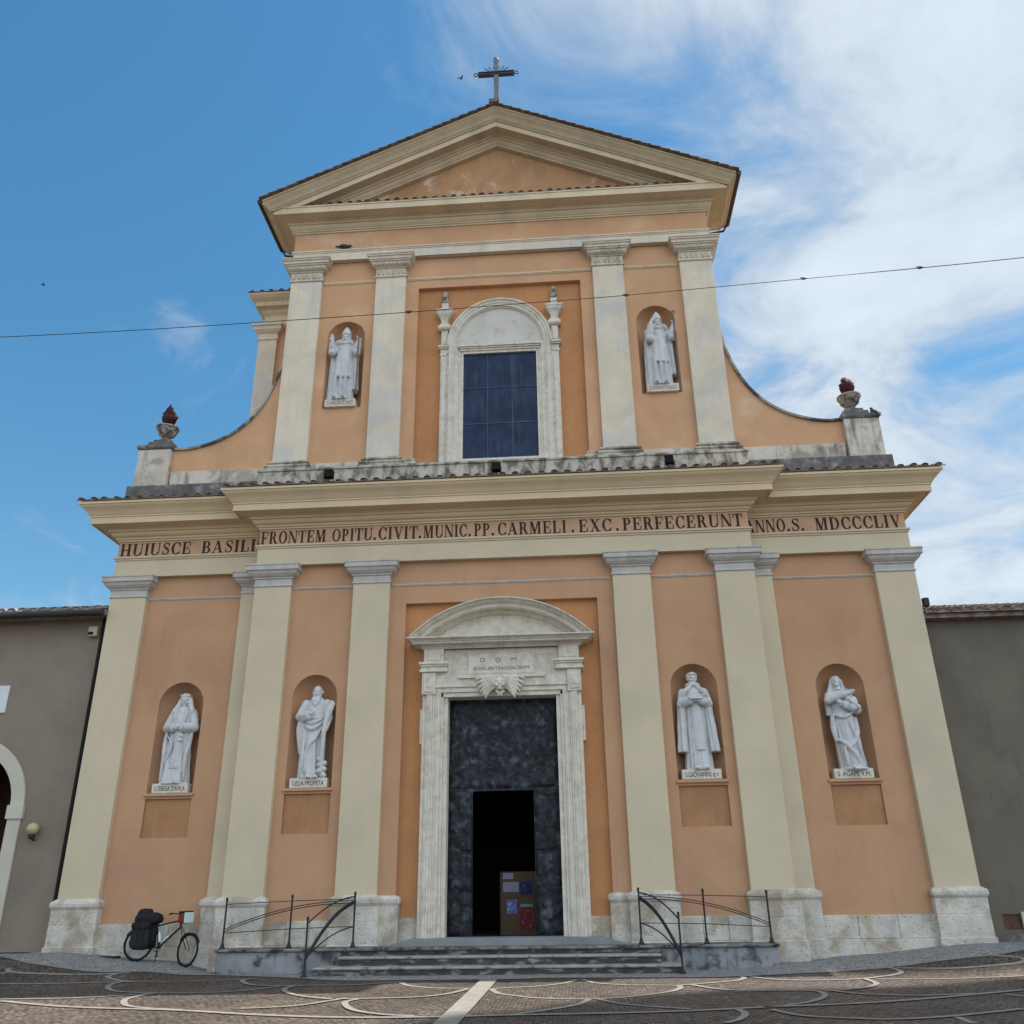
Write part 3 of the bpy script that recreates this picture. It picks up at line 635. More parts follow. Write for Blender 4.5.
def cap_upper(c, xa, xb, Y, back):
    c.sweep([(xa, back), (xa, Y), (xb, Y), (xb, back)], [(.004, 22.58), (.04, 22.59), (.05, 22.62), (.04, 22.65), (.012, 22.66), (.012, 22.98), (.05, 22.99), (.05, 23.03), (.10, 23.05), (.15, 23.12), (.18, 23.2), (.22, 23.21), (.22, 23.25), (.26, 23.27), (.26, 23.37), (.30, 23.39), (.30, 23.44), (.33, 23.46), (.33, 23.51), (0, 23.515)])
    n = 6; ww = (xb-xa)/n
    for i in range(n):
        c.box(xa+ww*(i+.22), xa+ww*(i+.78), Y-.035, Y, 22.72, 22.92)
        c.ell((xa+ww*(i+.5), Y-.02, 22.82), ww*.2, .05, .12, 8, 6)
    n = 9; ww = (xb-xa+.2)/n
    for i in range(n): c.ell((xa-.1+ww*(i+.5), Y-.14, 23.12), ww*.33, .05, .06, 8, 6)
def base_upper(c, xa, xb, Y, back):
    c.sweep([(xa, back), (xa, Y), (xb, Y), (xb, back)], [(.20, 14.3), (.20, 14.80), (.15, 14.82), (.19, 14.86), (.19, 14.90), (.15, 14.94), (.08, 14.95), (.08, 14.99), (.12, 15.0), (.135, 15.03), (.12, 15.07), (.06, 15.09), (.04, 15.13), (0, 15.14)])
for s in (-1, 1):
    for x0_, x1_ in ((A0, A1), (B0-.02, B1-.06)):
        xa, xb = sorted((s*x0_, s*x1_))
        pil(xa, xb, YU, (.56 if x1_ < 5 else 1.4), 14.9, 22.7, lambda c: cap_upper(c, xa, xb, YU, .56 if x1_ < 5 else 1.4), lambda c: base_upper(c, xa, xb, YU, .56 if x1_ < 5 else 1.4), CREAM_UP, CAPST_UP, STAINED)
    xa, xb = sorted((s*2.975, s*(B0-.02))); b = MB(); b.sweep([(xa, .7), (xa, .53), (xb, .53), (xb, .7)], [(.17, 14.3), (.17, 14.80), (.13, 14.82), (.15, 14.86), (.12, 14.94), (.07, 14.99), (.09, 15.03), (.05, 15.09), (0, 15.12)])
    b.build('pilaster_base', STAINED, church)
    xa, xb = sorted((s*(B1-.06), s*A0)); b = MB(); b.box(xa, xb, .46, .6, 14.3, 15.05); b.build('wall_plinth', PARAPET, church, bevel=.01)
    xa, xb = sorted((s*2.15, s*2.97)); b = MB(); b.box(xa, xb, .62, .75, 14.3, 15.0); b.build('wall_plinth', PARAPET, church, bevel=.01)
pr = [(0, 22.50), (.03, 22.51), (.03, 22.54), (.055, 22.55), (.055, 22.60), (0, 22.61)]
for xa, xb in ((-A0, -B1+.06), (-B0+.02, B0-.02), (B1-.06, A0)):
    b = MB(); b.sweep([(xa, .53), (xb, .53)], pr); b.build('string_course', CORNICE_UP, church)
upath = [(-A1, 1.9), (-A1, YU), (A1, YU), (A1, 1.9)]
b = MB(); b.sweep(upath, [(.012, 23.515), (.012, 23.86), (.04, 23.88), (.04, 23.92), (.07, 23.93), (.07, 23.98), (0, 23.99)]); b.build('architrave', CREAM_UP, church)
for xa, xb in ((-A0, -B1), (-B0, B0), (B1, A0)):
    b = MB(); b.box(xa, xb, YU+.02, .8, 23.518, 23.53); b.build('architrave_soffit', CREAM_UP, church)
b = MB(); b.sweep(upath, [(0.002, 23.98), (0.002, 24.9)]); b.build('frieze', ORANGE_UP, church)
b = MB(); b.sweep(upath, [(0, 24.80), (.05, 24.81), (.05, 24.87), (.09, 24.885), (.09, 24.93), (.14, 24.96), (.19, 25.02), (.21, 25.07), (.21, 25.09), (.27, 25.10), (.27, 25.18), (.31, 25.20), (.31, 25.24), (.66, 25.27), (.66, 25.245), (.715, 25.245), (.715, 25.50), (.74, 25.51), (.74, 25.56), (-.4, 25.62)])
b.build('horizontal_cornice', CORNICE_UP, church, smooth=True)
b = MB(); tile_run(b, -7.2, 7.2, -.40, 25.60, .42, 25.80, pitch=.36); b.build('pediment_sill_tiles', TILE, church)
XE, ZE, ZA = A1+1.12, 25.58, 29.66
def ztop(x): return ZA-(ZA-ZE)*abs(x)/XE
b = MB()
for out, dz in [(1.12, 0), (1.12, -.07), (1.09, -.08), (1.06, -.12), (1.0, -.17), (.92, -.22), (.86, -.30), (.82, -.36), (.78, -.37), (.78, -.42), (.735, -.425)]: pass
rp = [(.3, .03), (1.12, 0), (1.12, -.07), (1.09, -.08), (1.06, -.12), (1.0, -.17), (.92, -.22), (.86, -.30), (.82, -.35), (.78, -.36), (.78, -.40), (.715, -.405), (.715, -.64), (.66, -.645), (.66, -.615), (.36, -.60), (.33, -.63), (.33, -.70), (.27, -.71), (.27, -.78), (.21, -.80), (.19, -.86), (.10, -.93), (.08, -.94), (.08, -1.0), (-.15, -1.01)]
rows = []
for o, dz in rp:
    # members below the cyma die into the horizontal cornice
    xe = A1+o
    if dz < -.40:
        zt = 25.50
        # solve ztop(x)+dz = zt
        xe = min(xe, XE*(ZA+dz-zt)/(ZA-ZE))
    rows.append([(-xe, YU-o, ztop(xe)+dz), (-.02, YU-o, ZA+dz), (.02, YU-o, ZA+dz), (xe, YU-o, ztop(xe)+dz)])
b.grid(rows)
for s in (-1, 1):                          # returns of the cyma round the eaves ends
    b.grid([[(s*(A1+o), YU-o, ztop(A1+o)+dz), (s*(A1+o), 2.05, ztop(A1+o)+dz)] for o, dz in rp[:12]]+[[(s*(A1+.3), YU-.3, 25.35), (s*(A1+.3), 2.05, 25.35)]])
b.build('raking_cornice', CORNICE_UP, church, smooth=True)
b = MB(); b.prism([(-7.3, 25.55), (7.3, 25.55), (0, 25.55+7.3*.475)], .45, .6); b.build('tympanum', mat('tympanum_plaster', (.45, .25, .125), var=.1, col2=(.62, .47, .34), mixscale=1.1, mixlo=.58, mixhi=.7, streak=.2, streakcol=(.62, .5, .38), bump=.15), church)
rf = MB()
for s in (-1, 1):
    xo = XE+.01
    P = [(s*xo, ztop(xo)+.03), (0, ZA+.03)]
    rf.poly([(P[0][0], -.83, P[0][1]), (0, -.83, P[1][1]), (0, 2.1, P[1][1]), (P[0][0], 2.1, P[0][1])])
    rf.poly([(P[0][0], -.83, P[0][1]+.05), (0, -.83, P[1][1]+.05), (0, 2.1, P[1][1]+.05), (P[0][0], 2.1, P[0][1]+.05)])
    rf.poly([(s*7.7, 2.0, ztop(7.7)-.25), (0, 2.0, P[1][1]-.25), (0, 26, P[1][1]-.25), (s*7.7, 26, ztop(7.7)-.25)])
    n = 26
    for i in range(n):                     # verge tiles overlapping up the slope
        t0, t1 = i/n, (i+1.15)/n
        a = Vector((P[0][0]*(1-t0), 0, P[0][1]+(P[1][1]-P[0][1])*t0)); c = Vector((P[0][0]*(1-min(t1, 1)), 0, P[0][1]+(P[1][1]-P[0][1])*min(t1, 1)))
        rows = []
        for q, rr, up_ in ((a, .115, .045), (c, .095, .01)):
            rows.append([(q.x, -.80-rr*math.cos(PI*m/8), q.z+up_+rr*.8*math.sin(PI*m/8)-.02) for m in range(9)]+[(q.x, -.80, q.z+up_-.05)])
        rf.loft(rows)
rf.box(-.22, .18, -.93, -.2, ZA+.03, ZA+.20)
roof = rf.build('roof', TILE, church)
CU_G = mat('dark_copper_gutter', (.05, .032, .025), rough=.5, var=.2, bump=.1)
for s in (-1, 1):
    b = MB(); b.tube([(s*(XE+.0), -.78, ZE-.03), (s*(XE+.0), 2.0, ZE-.03)], .10, 10); b.tube([(s*(XE-.02), 1.95, ZE-.05), (s*(XE-.15), 2.02, ZE-.30), (s*(XE-.95), 2.05, ZE-.42)], .045, 8)
    b.build('gutter', CU_G, roof, smooth=True)
# ---- volutes with coping, pedestals
VP = [(7.72, 19.75), (7.83, 18.95), (8.02, 18.25), (8.30, 17.55), (8.68, 16.95), (9.15, 16.48), (9.7, 16.14), (10.3, 15.92), (10.85, 15.82), (11.35, 15.84)]
vp = [tuple(p) for p in catmull(VP, 5)]
for s in (-1, 1):
    b = MB()
    for y in (.5, 1.1):
        for i in range(len(vp)-1):
            b.poly([(s*vp[i][0], y, 14.6), (s*vp[i+1][0], y, 14.6), (s*vp[i+1][0], y, vp[i+1][1]), (s*vp[i][0], y, vp[i][1])])
    v = b.build('volute', ORANGE_UP, church)
    b = MB(); rows = []
    for i, p in enumerate(vp):
        d = (Vector(vp[min(i+1, len(vp)-1)])-Vector(vp[max(i-1, 0)])).normalized(); n_ = Vector((-d.y, d.x))
        if n_.y < 0: n_ = -n_
        a, c = Vector(p)-n_*.03, Vector(p)+n_*.05
        rows.append([(s*a.x, .42, a.y), (s*c.x, .42, c.y), (s*c.x, 1.16, c.y), (s*a.x, 1.16, a.y)])
    b.grid(rows, True); b.build('volute_coping', DARKSTONE if False else mat('volute_coping_stone', (.34, .315, .27), var=.2, vscale=2, col2=(.08, .075, .07), mixscale=1.2, mixlo=.45, mixhi=.6, bump=.3), v)
    b = MB(); xa, xb = sorted((s*11.36, s*12.50)); b.box(xa, xb, .3, 1.5, 14.381, 15.78)
    p = b.build('pedestal', PARAPET, church, bevel=.02)
    b = MB(); b.sweep([(xa, 1.5), (xa, .3), (xb, .3), (xb, 1.5), (xa, 1.5)] if False else [(xa, 1.5), (xa, .3), (xb, .3), (xb, 1.5)], [(0, 15.78), (.03, 15.80), (.065, 15.85), (.065, 15.94), (-.55, 15.955)]); b.build('pedestal_cap', DARKSTONE, p)
# ---- main window
b = MB()
for s in (-1, 1):
    def wb(xa, xb, y, z0, z1): a_, c_ = sorted((s*xa, s*xb)); b.box(a_, c_, y, .98, z0, z1)
    wb(1.29, 1.40, .56, 14.62, 19.56); wb(1.40, 1.47, .53, 14.62, 19.56); wb(1.47, 1.62, .50, 14.62, 19.57); wb(1.62, 1.68, .46, 14.62, 19.57); wb(1.68, 1.80, .44, 14.62, 19.57); wb(1.80, 1.86, .50, 14.62, 19.57)
b.box(-1.29, 1.29, .54, .98, 14.62, 14.97); b.box(-1.62, 1.62, .40, .60, 14.86, 14.955)
b.box(-1.29, 1.29, .54, .98, 19.20, 19.34); b.box(-1.40, 1.40, .50, .6, 19.30, 19.37); b.box(-1.44, 1.44, .46, .6, 19.375, 19.43); b.box(-1.48, 1.48, .42, .6, 19.435, 19.52)
rows = []
for i in range(33):
    a = PI*i/32
    rows.append([(r*math.cos(a), y, 19.56+r*1.02*math.sin(a)) for r, y in ((1.53, .9), (1.53, .56), (1.58, .54), (1.58, .50), (1.68, .49), (1.70, .46), (1.78, .45), (1.80, .41), (1.86, .40), (1.88, .44), (1.88, .9))])
b.grid(rows)
win = b.build('window', MARBLE, church, smooth=True, bevel=0)
b = MB(); b.prism([(-1.56, 19.5)]+[(-1.56*math.cos(PI*i/24), 19.56+1.58*math.sin(PI*i/24)) for i in range(25)]+[(1.56, 19.5)], .60, .7); b.build('lunette', LUNETTE, win)
b = MB(); b.box(-1.30, 1.30, .62, .66, 14.9, 19.3); b.build('window_glass', GLASS, win)
for q in ((-.45, -.425, 14.97, 19.2), (.41, .435, 14.97, 19.2)):
    b = MB(); b.box(q[0], q[1], .606, .63, q[2], q[3]); b.build('window_bar', MULLION, win)
for z in (16.38, 17.80):
    b = MB(); b.box(-1.29, 1.29, .602, .63, z-.014, z+.014); b.build('window_bar', MULLION, win)
for s in (-1, 1):
    b = MB(); c = s*1.98
    def bx(h, y, z0, z1): b.box(c-h, c+h, y, .72, z0, z1)
    bx(.12, .52, 14.62, 19.15); bx(.07, .49, 14.9, 18.9); bx(.15, .50, 19.15, 19.21); bx(.13, .52, 19.21, 19.42); bx(.18, .46, 19.42, 19.48); bx(.21, .42, 19.48, 19.55)
    bx(.12, .54, 19.55, 20.22); bx(.07, .51, 19.65, 20.12); b.tube([(c-.23, .55, 20.34), (c+.23, .55, 20.34)], .115, 12); bx(.17, .51, 20.45, 20.52)
    b.loft([[(c+h*u, .60+h*.7*v, z) for u, v in ((-1, -1), (1, -1), (1, 1), (-1, 1))] for h, z in ((.12, 20.52), (.13, 20.7), (.22, 20.86), (.28, 20.92), (.28, 21.0), (.31, 21.02), (.31, 21.09), (.2, 21.10))])
    bx(.12, .54, 21.10, 21.44)
    k = b.build('window_colonnette', MARBLE, win, smooth=True)
    b = MB(); b.lathe((c, .62, 21.44), [(.10, 0), (.13, .05), (.12, .18), (.13, .30), (.09, .42), (.06, .50), (.02, .56)], 9)
    for q in range(7): b.ell((c+.08*math.cos(q*2.4), .62+.08*math.sin(q*2.4), 21.5+.05*q), .05, .05, .09, 8, 6)
    b.build('window_flame', URN, win)
# ---- portal
po = MB()
for s in (-1, 1):
    def vb(xa, xb, y, z0, z1): 
        a, c = sorted((s*xa, s*xb)); po.box(a, c, y, .66, z0, z1)
    vb(1.60, 1.72, .16, .4, 7.04); vb(1.72, 1.80, .10, .4, 7.10); vb(1.80, 1.98, .06, .4, 7.2); vb(1.98, 2.04, .02, .4, 7.25); vb(2.04, 2.22, -.01, .4, 7.3); vb(2.22, 2.34, .06, .4, 7.3); vb(2.34, 2.42, .14, 5.6, 6.6); vb(2.34, 2.40, .12, 6.0, 6.2)
    vb(1.95, 2.36, -.04, 7.0, 7.66); vb(2.02, 2.30, -.07, 7.07, 7.52); vb(2.10, 2.22, -.085, 7.2, 7.4)
    vb(1.60, 2.44, -.10, 7.66, 7.74); vb(1.62, 2.40, -.06, 7.74, 7.82); vb(1.60, 2.42, -.10, 7.82, 7.88); vb(1.58, 2.46, -.14, 7.88, 7.96)
    vb(1.72, 2.32, -.03, 7.96, 8.38); vb(1.5, 2.33, .04, 7.19, 7.98); vb(1.84, 1.90, .035, .4, 7.15); vb(2.08, 2.11, -.025, .4, 7.2); vb(2.15, 2.18, -.03, .4, 7.2); vb(1.82, 2.22, -.055, 8.02, 8.32)
po.box(-1.95, 1.95, .10, .66, 6.93, 7.06); po.box(-1.95, 1.95, .05, .66, 7.06, 7.2); po.box(-1.95, 1.95, .0, .66, 7.2, 7.27); po.box(-1.94, 1.94, .03, .66, 7.27, 7.45); po.box(-1.3, 1.3, -.03, .66, 7.45, 7.56); po.box(-1.9, 1.9, .045, .66, 7.44, 7.56)
po.box(-1.72, 1.72, .12, .66, 7.53, 8.38)
portal = po.build('portal', MARBLE, church, bevel=.012)
b = MB()
def corn(xh, z0, pr_): 
    b.sweep([(-xh, .36), (-xh, 0), (xh, 0), (xh, .36)], [(p, z0+z) for p, z in pr_])
pc = [(0, 0), (.03, .005), (.03, .03), (.06, .035), (.06, .06), (.12, .085), (.12, .10), (.30, .11), (.30, .165), (.34, .168), (.34, .19), (.40, .225), (.40, .24), (.46, .243), (.46, .28), (-.3, .29)]
corn(2.34, 8.36, pc)
b.sweep([(-1.0, .05), (-1.0, .09), (1.0, .09), (1.0, .05)], [(.3, 8.47), (.3, 8.49)])
HC, ZC0 = 2.74, 8.645; RISE = 1.17; RR = (HC*HC+RISE*RISE)/(2*RISE); ZCC = ZC0+RISE-RR; A_ = math.asin(HC/RR)
rows = []
for i in range(41):
    a = -A_+2*A_*i/40
    rows.append([((RR-d)*math.sin(a), y, max(ZC0-.02, ZCC+(RR-d)*math.cos(a))) for d, y in ((0, .36), (0, -.46), (.03, -.46), (.03, -.41), (.055, -.41), (.055, -.37), (.075, -.365), (.11, -.33), (.125, -.30), (.125, -.27), (.15, -.27), (.15, -.235), (.245, -.225), (.245, -.19), (.275, -.185), (.275, .0), (.31, .005), (.31, .05), (.345, .055), (.345, .09), (.375, .10), (.38, .20))])
b.grid(rows); b.build('portal_pediment', MARBLE, portal)
b = MB(); b.prism([((RR-.33)*math.sin(-A_*.9+2*A_*.9*i/24), max(8.6, ZCC+(RR-.33)*math.cos(-A_*.9+2*A_*.9*i/24))) for i in range(25)], .19, .34); b.build('pediment_field', MARBLE, portal)
b = MB(); b.prism([(-1.02, 7.58), (1.02, 7.58), (.99, 7.88), (1.02, 8.2), (-1.02, 8.2), (-.99, 7.88)], .06, .13); pl = b.build('plaque', MARBLE, portal, bevel=.02)
for tx, z, wd, sz in (('D  ·  O  ·  M  ·', 7.95, 1.25, .17), ('D·VALENTINO·SACRVM', 7.70, 1.66, .15)):
    link('plaque_lettering', text_mesh(tx, sz, 0, .056, z, .004, width=wd), LETTER3, pl)
# ---- figure helper: everything joined into one skin
def skin(mb, voxel, name, m, parent, smooth=3):
    me = bpy.data.meshes.new(name); me.from_pydata(mb.v, [], mb.f); me.update()
    bm = bmesh.new(); bm.from_mesh(me); bmesh.ops.recalc_face_normals(bm, faces=bm.faces); bm.to_mesh(me); bm.free()
    o = bpy.data.objects.new(name, me); C.objects.link(o)
    md = o.modifiers.new('r', 'REMESH'); md.mode = 'VOXEL'; md.voxel_size = voxel; md.adaptivity = 0
    sm = o.modifiers.new('s', 'SMOOTH'); sm.factor = .5; sm.iterations = smooth
    me2 = bpy.data.meshes.new_from_object(o.evaluated_get(bpy.context.evaluated_depsgraph_get()))
    bpy.data.objects.remove(o); bpy.data.meshes.remove(me)
    me2.name = name
    return link(name, me2, m, parent, 'all')
# cherub head with folded wings over the door
b = MB(); c = Vector((-.03, -.06, 7.26))
b.ell(c, .19, .16, .22); b.ell(c+Vector((0, -.165, -.02)), .032, .05, .045)
for s in (-1, 1):
    b.ell(c+Vector((s*.09, -.125, -.06)), .065, .05, .06); b.ell(c+Vector((s*.075, -.14, .03)), .035, .025, .018)
    b.tube([c+Vector((s*.14, -.115, .055)), c+Vector((s*.08, -.15, .085)), c+Vector((s*.03, -.15, .055))], .018, 6)
b.ell(c+Vector((0, -.15, -.085)), .05, .03, .013); b.ell(c+Vector((0, -.15, -.112)), .04, .03, .013); b.ell(c+Vector((0, -.125, -.16)), .05, .04, .04)
for k in range(13):
    a = PI*(k-.5)/12; b.ell(c+Vector((.20*math.cos(a), -.05-.05*math.sin(a*3), .05+.19*math.sin(a))), .06, .06, .055, 10, 6)
for s in (-1, 1):
    b.ell(c+Vector((s*.30, .02, .02)), .22, .06, .17)
    for row, (n_, L0) in enumerate(((6, .60), (5, .40), (4, .24))):
        for k in range(n_):
            a = .12-.17*k; L_ = L0*(1-.07*k)
            st_ = c+Vector((s*.15, -.03-.03*row, (.10-.045*k)))
            P = [st_+Vector((s*L_*t*math.cos(a), -.02-.02*math.sin(PI*t), L_*t*math.sin(a)+.07*math.sin(PI*t)-.05*t*t)) for t in (0, .3, .6, .85, 1)]
            b.tube(P, [.04, .054, .056, .046, .022], 8)
b.tube([c+Vector((-.14, -.02, -.22)), c+Vector((-.05, -.05, -.27)), c+Vector((0, -.06, -.30)), c+Vector((.05, -.05, -.27)), c+Vector((.14, -.02, -.22))], [.03, .04, .05, .04, .03], 8)
for x in (-.06, .05): b.tube([c+Vector((x*.4, -.06, -.28)), c+Vector((x, -.07, -.38))], [.035, .025], 8)
skin(b, .013, 'cherub_head', MARBLE, portal, 1)
# ---- bronze door around the open wicket
WX0, WX1, WZ0, WZ1 = -.90, .86, .53, 4.30
def relief(xa, xb, za, zb, Y, amp):
    b = MB(); nx, nz = max(4, round((xb-xa)/.025)), max(4, round((zb-za)/.025)); rows = []
    for j in range(nz+1):
        z = za+(zb-za)*j/nz; row = []
        for i in range(nx+1):
            x = xa+(xb-xa)*i/nx
            e = min((x-xa), (xb-x), (z-za), (zb-z)); k = sst(e/.10)
            h = noise.fractal(Vector((x*2.6, z*1.9, 3)), .75, 2.1, 6)+.8*abs(noise.noise(Vector((x*4, z*2.5, 9))))+.35*abs(noise.noise(Vector((x*11, z*8, 5))))
            row.append((x, Y-amp*k*(h*.5+.25), z))
        rows.append(row)
    b.grid(rows); return b
frame = MB()
for xa, xb, za, zb in ((-1.62, -1.58, .53, 6.93), (1.58, 1.62, .53, 6.93), (-1.58, 1.58, 6.88, 6.93), (-1.58, 1.58, 4.30, 4.36), (WX0-.02, WX0, .53, 4.30), (WX1, WX1+.02, .53, 4.30), (-1.58, WX0-.03, 2.62, 2.66), (WX1+.03, 1.58, 2.62, 2.66), ): frame.box(xa, xb, .612 if xb-xa > .1 and xa > -1.6 else .59, .70, za, zb)
door = frame.build('bronze_door', BRONZE, church)
for q in ((-1.58, 1.58, 4.36, 6.88), (-1.58, WX0-.03, .53, 2.62), (-1.58, WX0-.03, 2.66, 4.30), (WX1+.03, 1.58, .53, 2.62), (WX1+.03, 1.58, 2.66, 4.30)):
    relief(*q, .63, .075).build('door_panel', BRONZE, door, smooth='all')
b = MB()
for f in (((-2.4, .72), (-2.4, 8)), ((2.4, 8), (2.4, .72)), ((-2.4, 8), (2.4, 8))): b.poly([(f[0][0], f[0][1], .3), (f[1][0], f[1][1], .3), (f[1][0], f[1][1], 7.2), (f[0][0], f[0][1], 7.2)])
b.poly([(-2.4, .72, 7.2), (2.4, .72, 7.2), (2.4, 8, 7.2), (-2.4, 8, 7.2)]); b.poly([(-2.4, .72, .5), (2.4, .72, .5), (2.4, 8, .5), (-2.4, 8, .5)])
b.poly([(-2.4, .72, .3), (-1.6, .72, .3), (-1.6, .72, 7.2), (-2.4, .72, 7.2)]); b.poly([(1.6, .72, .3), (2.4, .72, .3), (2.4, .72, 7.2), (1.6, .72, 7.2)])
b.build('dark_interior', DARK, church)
# ---- body of the church behind the facade, closed; taller block to the left
b = MB(); b.box(-A1+.05, A1-.05, 9, 26, 0, 25.5); b.box(-12.6, 12.6, 9.2, 20, 0, 13.5); b.build('nave_wall', ORANGE, church)
b = MB()
for s in (-1, 1): b.poly([(s*A1, .6, 13.95), (s*13.9, .6, 13.95), (s*13.9, 20, 14.1), (s*A1, 20, 14.1)])
b.build('aisle_roof', TILE, church)
b = MB(); b.box(-10.15, -7.5, 4.2, 14, 13.5, 23.6); tw = b.build('side_block', ORANGE_UP, church)
b = MB(); b.sweep([(-10.15, 9), (-10.15, 4.2), (-7.5, 4.2)], [(.0, 23.45), (.06, 23.5), (.06, 23.6), (.02, 23.62), (.02, 24.0), (.12, 24.1), (.15, 24.25), (.35, 24.3), (.36, 24.5), (.5, 24.6), (.6, 24.72), (.6, 24.8), (-.5, 24.85)]); b.build('block_cornice', CORNICE_UP, tw)
b = MB(); b.box(-10.28, -9.5, 4.05, 4.5, 13.5, 22.75); b.build('block_pilaster', CREAM_UP, tw, bevel=.02)
b = MB(); b.sweep([(-10.28, 4.6), (-10.28, 4.05), (-9.5, 4.05), (-9.5, 4.6)], [(0, 22.7), (.05, 22.72), (.05, 22.8), (.02, 22.82), (.02, 23.0), (.1, 23.06), (.18, 23.15), (.18, 23.3), (.24, 23.32), (.24, 23.45), (0, 23.46)]); b.build('block_capital', CREAM_UP, tw)
b = MB(); tile_run(b, -10.8, -7.5, 3.55, 24.84, 6, 25.5); b.build('block_tiles', TILE, tw)

# ------------------------------------------------------------------ steps and platform
st = thing('entrance_steps', 'worn dark stone steps and low damp side walls leading up to the bronze door', 'steps', (0, -.9, -.23))
GR, PT, PF = -.23, .35, -.93
for xa, xb in ((-7.40, -4.12), (4.04, 6.95)):
    b = MB(); b.box(xa, xb, PF+.05, .1, GR-.1, PT-.072); b.build('side_wall', STEPWALL, st, bevel=.02)
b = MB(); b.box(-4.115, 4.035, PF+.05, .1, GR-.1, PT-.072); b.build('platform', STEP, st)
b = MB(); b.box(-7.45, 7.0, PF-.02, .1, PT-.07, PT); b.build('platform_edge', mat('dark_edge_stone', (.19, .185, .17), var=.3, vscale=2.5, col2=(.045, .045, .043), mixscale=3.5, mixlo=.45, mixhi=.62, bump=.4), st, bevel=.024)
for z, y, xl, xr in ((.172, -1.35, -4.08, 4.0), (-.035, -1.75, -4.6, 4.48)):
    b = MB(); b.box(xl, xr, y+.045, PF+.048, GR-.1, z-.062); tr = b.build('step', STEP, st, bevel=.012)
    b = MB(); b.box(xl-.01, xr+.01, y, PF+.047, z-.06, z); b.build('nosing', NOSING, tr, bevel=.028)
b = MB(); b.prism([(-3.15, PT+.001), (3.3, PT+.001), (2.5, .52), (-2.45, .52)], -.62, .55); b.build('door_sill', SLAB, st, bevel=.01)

# ------------------------------------------------------------------ railings
def railing(s, corner, mid, far, stair, label):
    r = thing('railing', label, 'railing', (corner[0], corner[1], .35), 'iron railings beside the church steps')
    for (x, y), z0, h in ((corner, PT, 1.27), (mid, PT, 1.22), (far, PT, 1.17), (stair, GR, 1.29)):
        b = MB(); b.tube([(x, y, z0+.02), (x, y, z0+h)], .024, 10)
        b.lathe((x, y, z0), [(.085, 0), (.085, .02), (.055, .05), (.04, .12), (.024, .16)], 14); b.ell((x, y, z0+h+.03), .034, .034, .04); b.lathe((x, y, z0+h-.02), [(.024, 0), (.036, .015), (.024, .03)], 10)
        b.build('post', IRON, r, smooth=True)
    c, m_, f, q = (Vector((p[0], p[1], 0)) for p in (corner, mid, far, stair))
    b = MB(); z = PT
    b.tube([c+Vector((0, 0, z+1.16)), m_+Vector((0, 0, z+1.13)), f+Vector((0, 0, z+1.07))], .011, 6); b.build('top_rail', IRON, r)
    b = MB(); b.tube([c+Vector((0, 0, z+.50)), m_+Vector((0, 0, z+.46)), f+Vector((0, 0, z+.38))], .011, 6); b.build('lower_rail', IRON, r)
    for off in (0, -.055):
        b = MB(); P = []
        for i in range(17):
            t = i/16; p = c.lerp(f, t); p.z = z+1.12+off-.66*t**2.1; P.append(p)
        b.tube(P, .013, 6); b.build('arched_rail', IRON, r)
    # stair handrails
    for z0, z1, rad, bow in ((1.22, 1.20+GR-PT, .019, .13), (1.12, .42+GR-PT, .028, .22), (1.07, .36+GR-PT, .022, .22), (.50, .42+GR-PT, .017, .13)):
        b = MB(); P = []
        for i in range(17):
            t = i/16; p = c.lerp(q, t); p.z = z+z0+(z1-z0)*t+bow*math.sin(PI*t); P.append(p)
        b.tube(P, rad, 8); b.build('handrail', IRON, r, smooth=True)
railing(-1, (-3.87, -.70), (-5.56, -.70), (-7.33, -.70), (-4.76, -1.90), 'black iron railing to the left of the church steps, near the bicycle')
railing(1, (3.58, -.70), (5.23, -.70), (6.85, -.70), (4.44, -1.90), 'black iron railing to the right of the church steps')

# ------------------------------------------------------------------ statues
def robe(b, lv, n=96):
    rows = []
    for z, cx, cy, rx, ry, amp, nf, ph in lv:
        row = []
        for k in range(n):
            a = 2*PI*k/n
            q_ = a+.22*math.sin(3*a+ph*2)+.10*math.sin(5*a-ph); w_ = math.sin(nf*.5*q_+ph+1.4*z); w2 = math.sin((nf*1.2+1)//1*a-ph*1.3+2*z)
            fold = 1+1.7*amp*(.35-1.15*(1-abs(w_))**2.2+.22*w2)
            row.append((cx+rx*fold*math.cos(a), cy+ry*fold*math.sin(a), z))
        rows.append(row)
    b.loft(rows)
def robe_i(b, keys, steps=26, n=96):
    out = []
    for i in range(steps+1):
        z = keys[0][0]+(keys[-1][0]-keys[0][0])*i/steps
        for k in range(len(keys)-1):
            if keys[k][0] <= z <= keys[k+1][0]+1e-9:
                t = (z-keys[k][0])/(keys[k+1][0]-keys[k][0]); t = t*t*(3-2*t); out.append([z]+[keys[k][j]+(keys[k+1][j]-keys[k][j])*t for j in range(1, 6)]+[keys[k][6], keys[k][7]]); break
    robe(b, out, n)
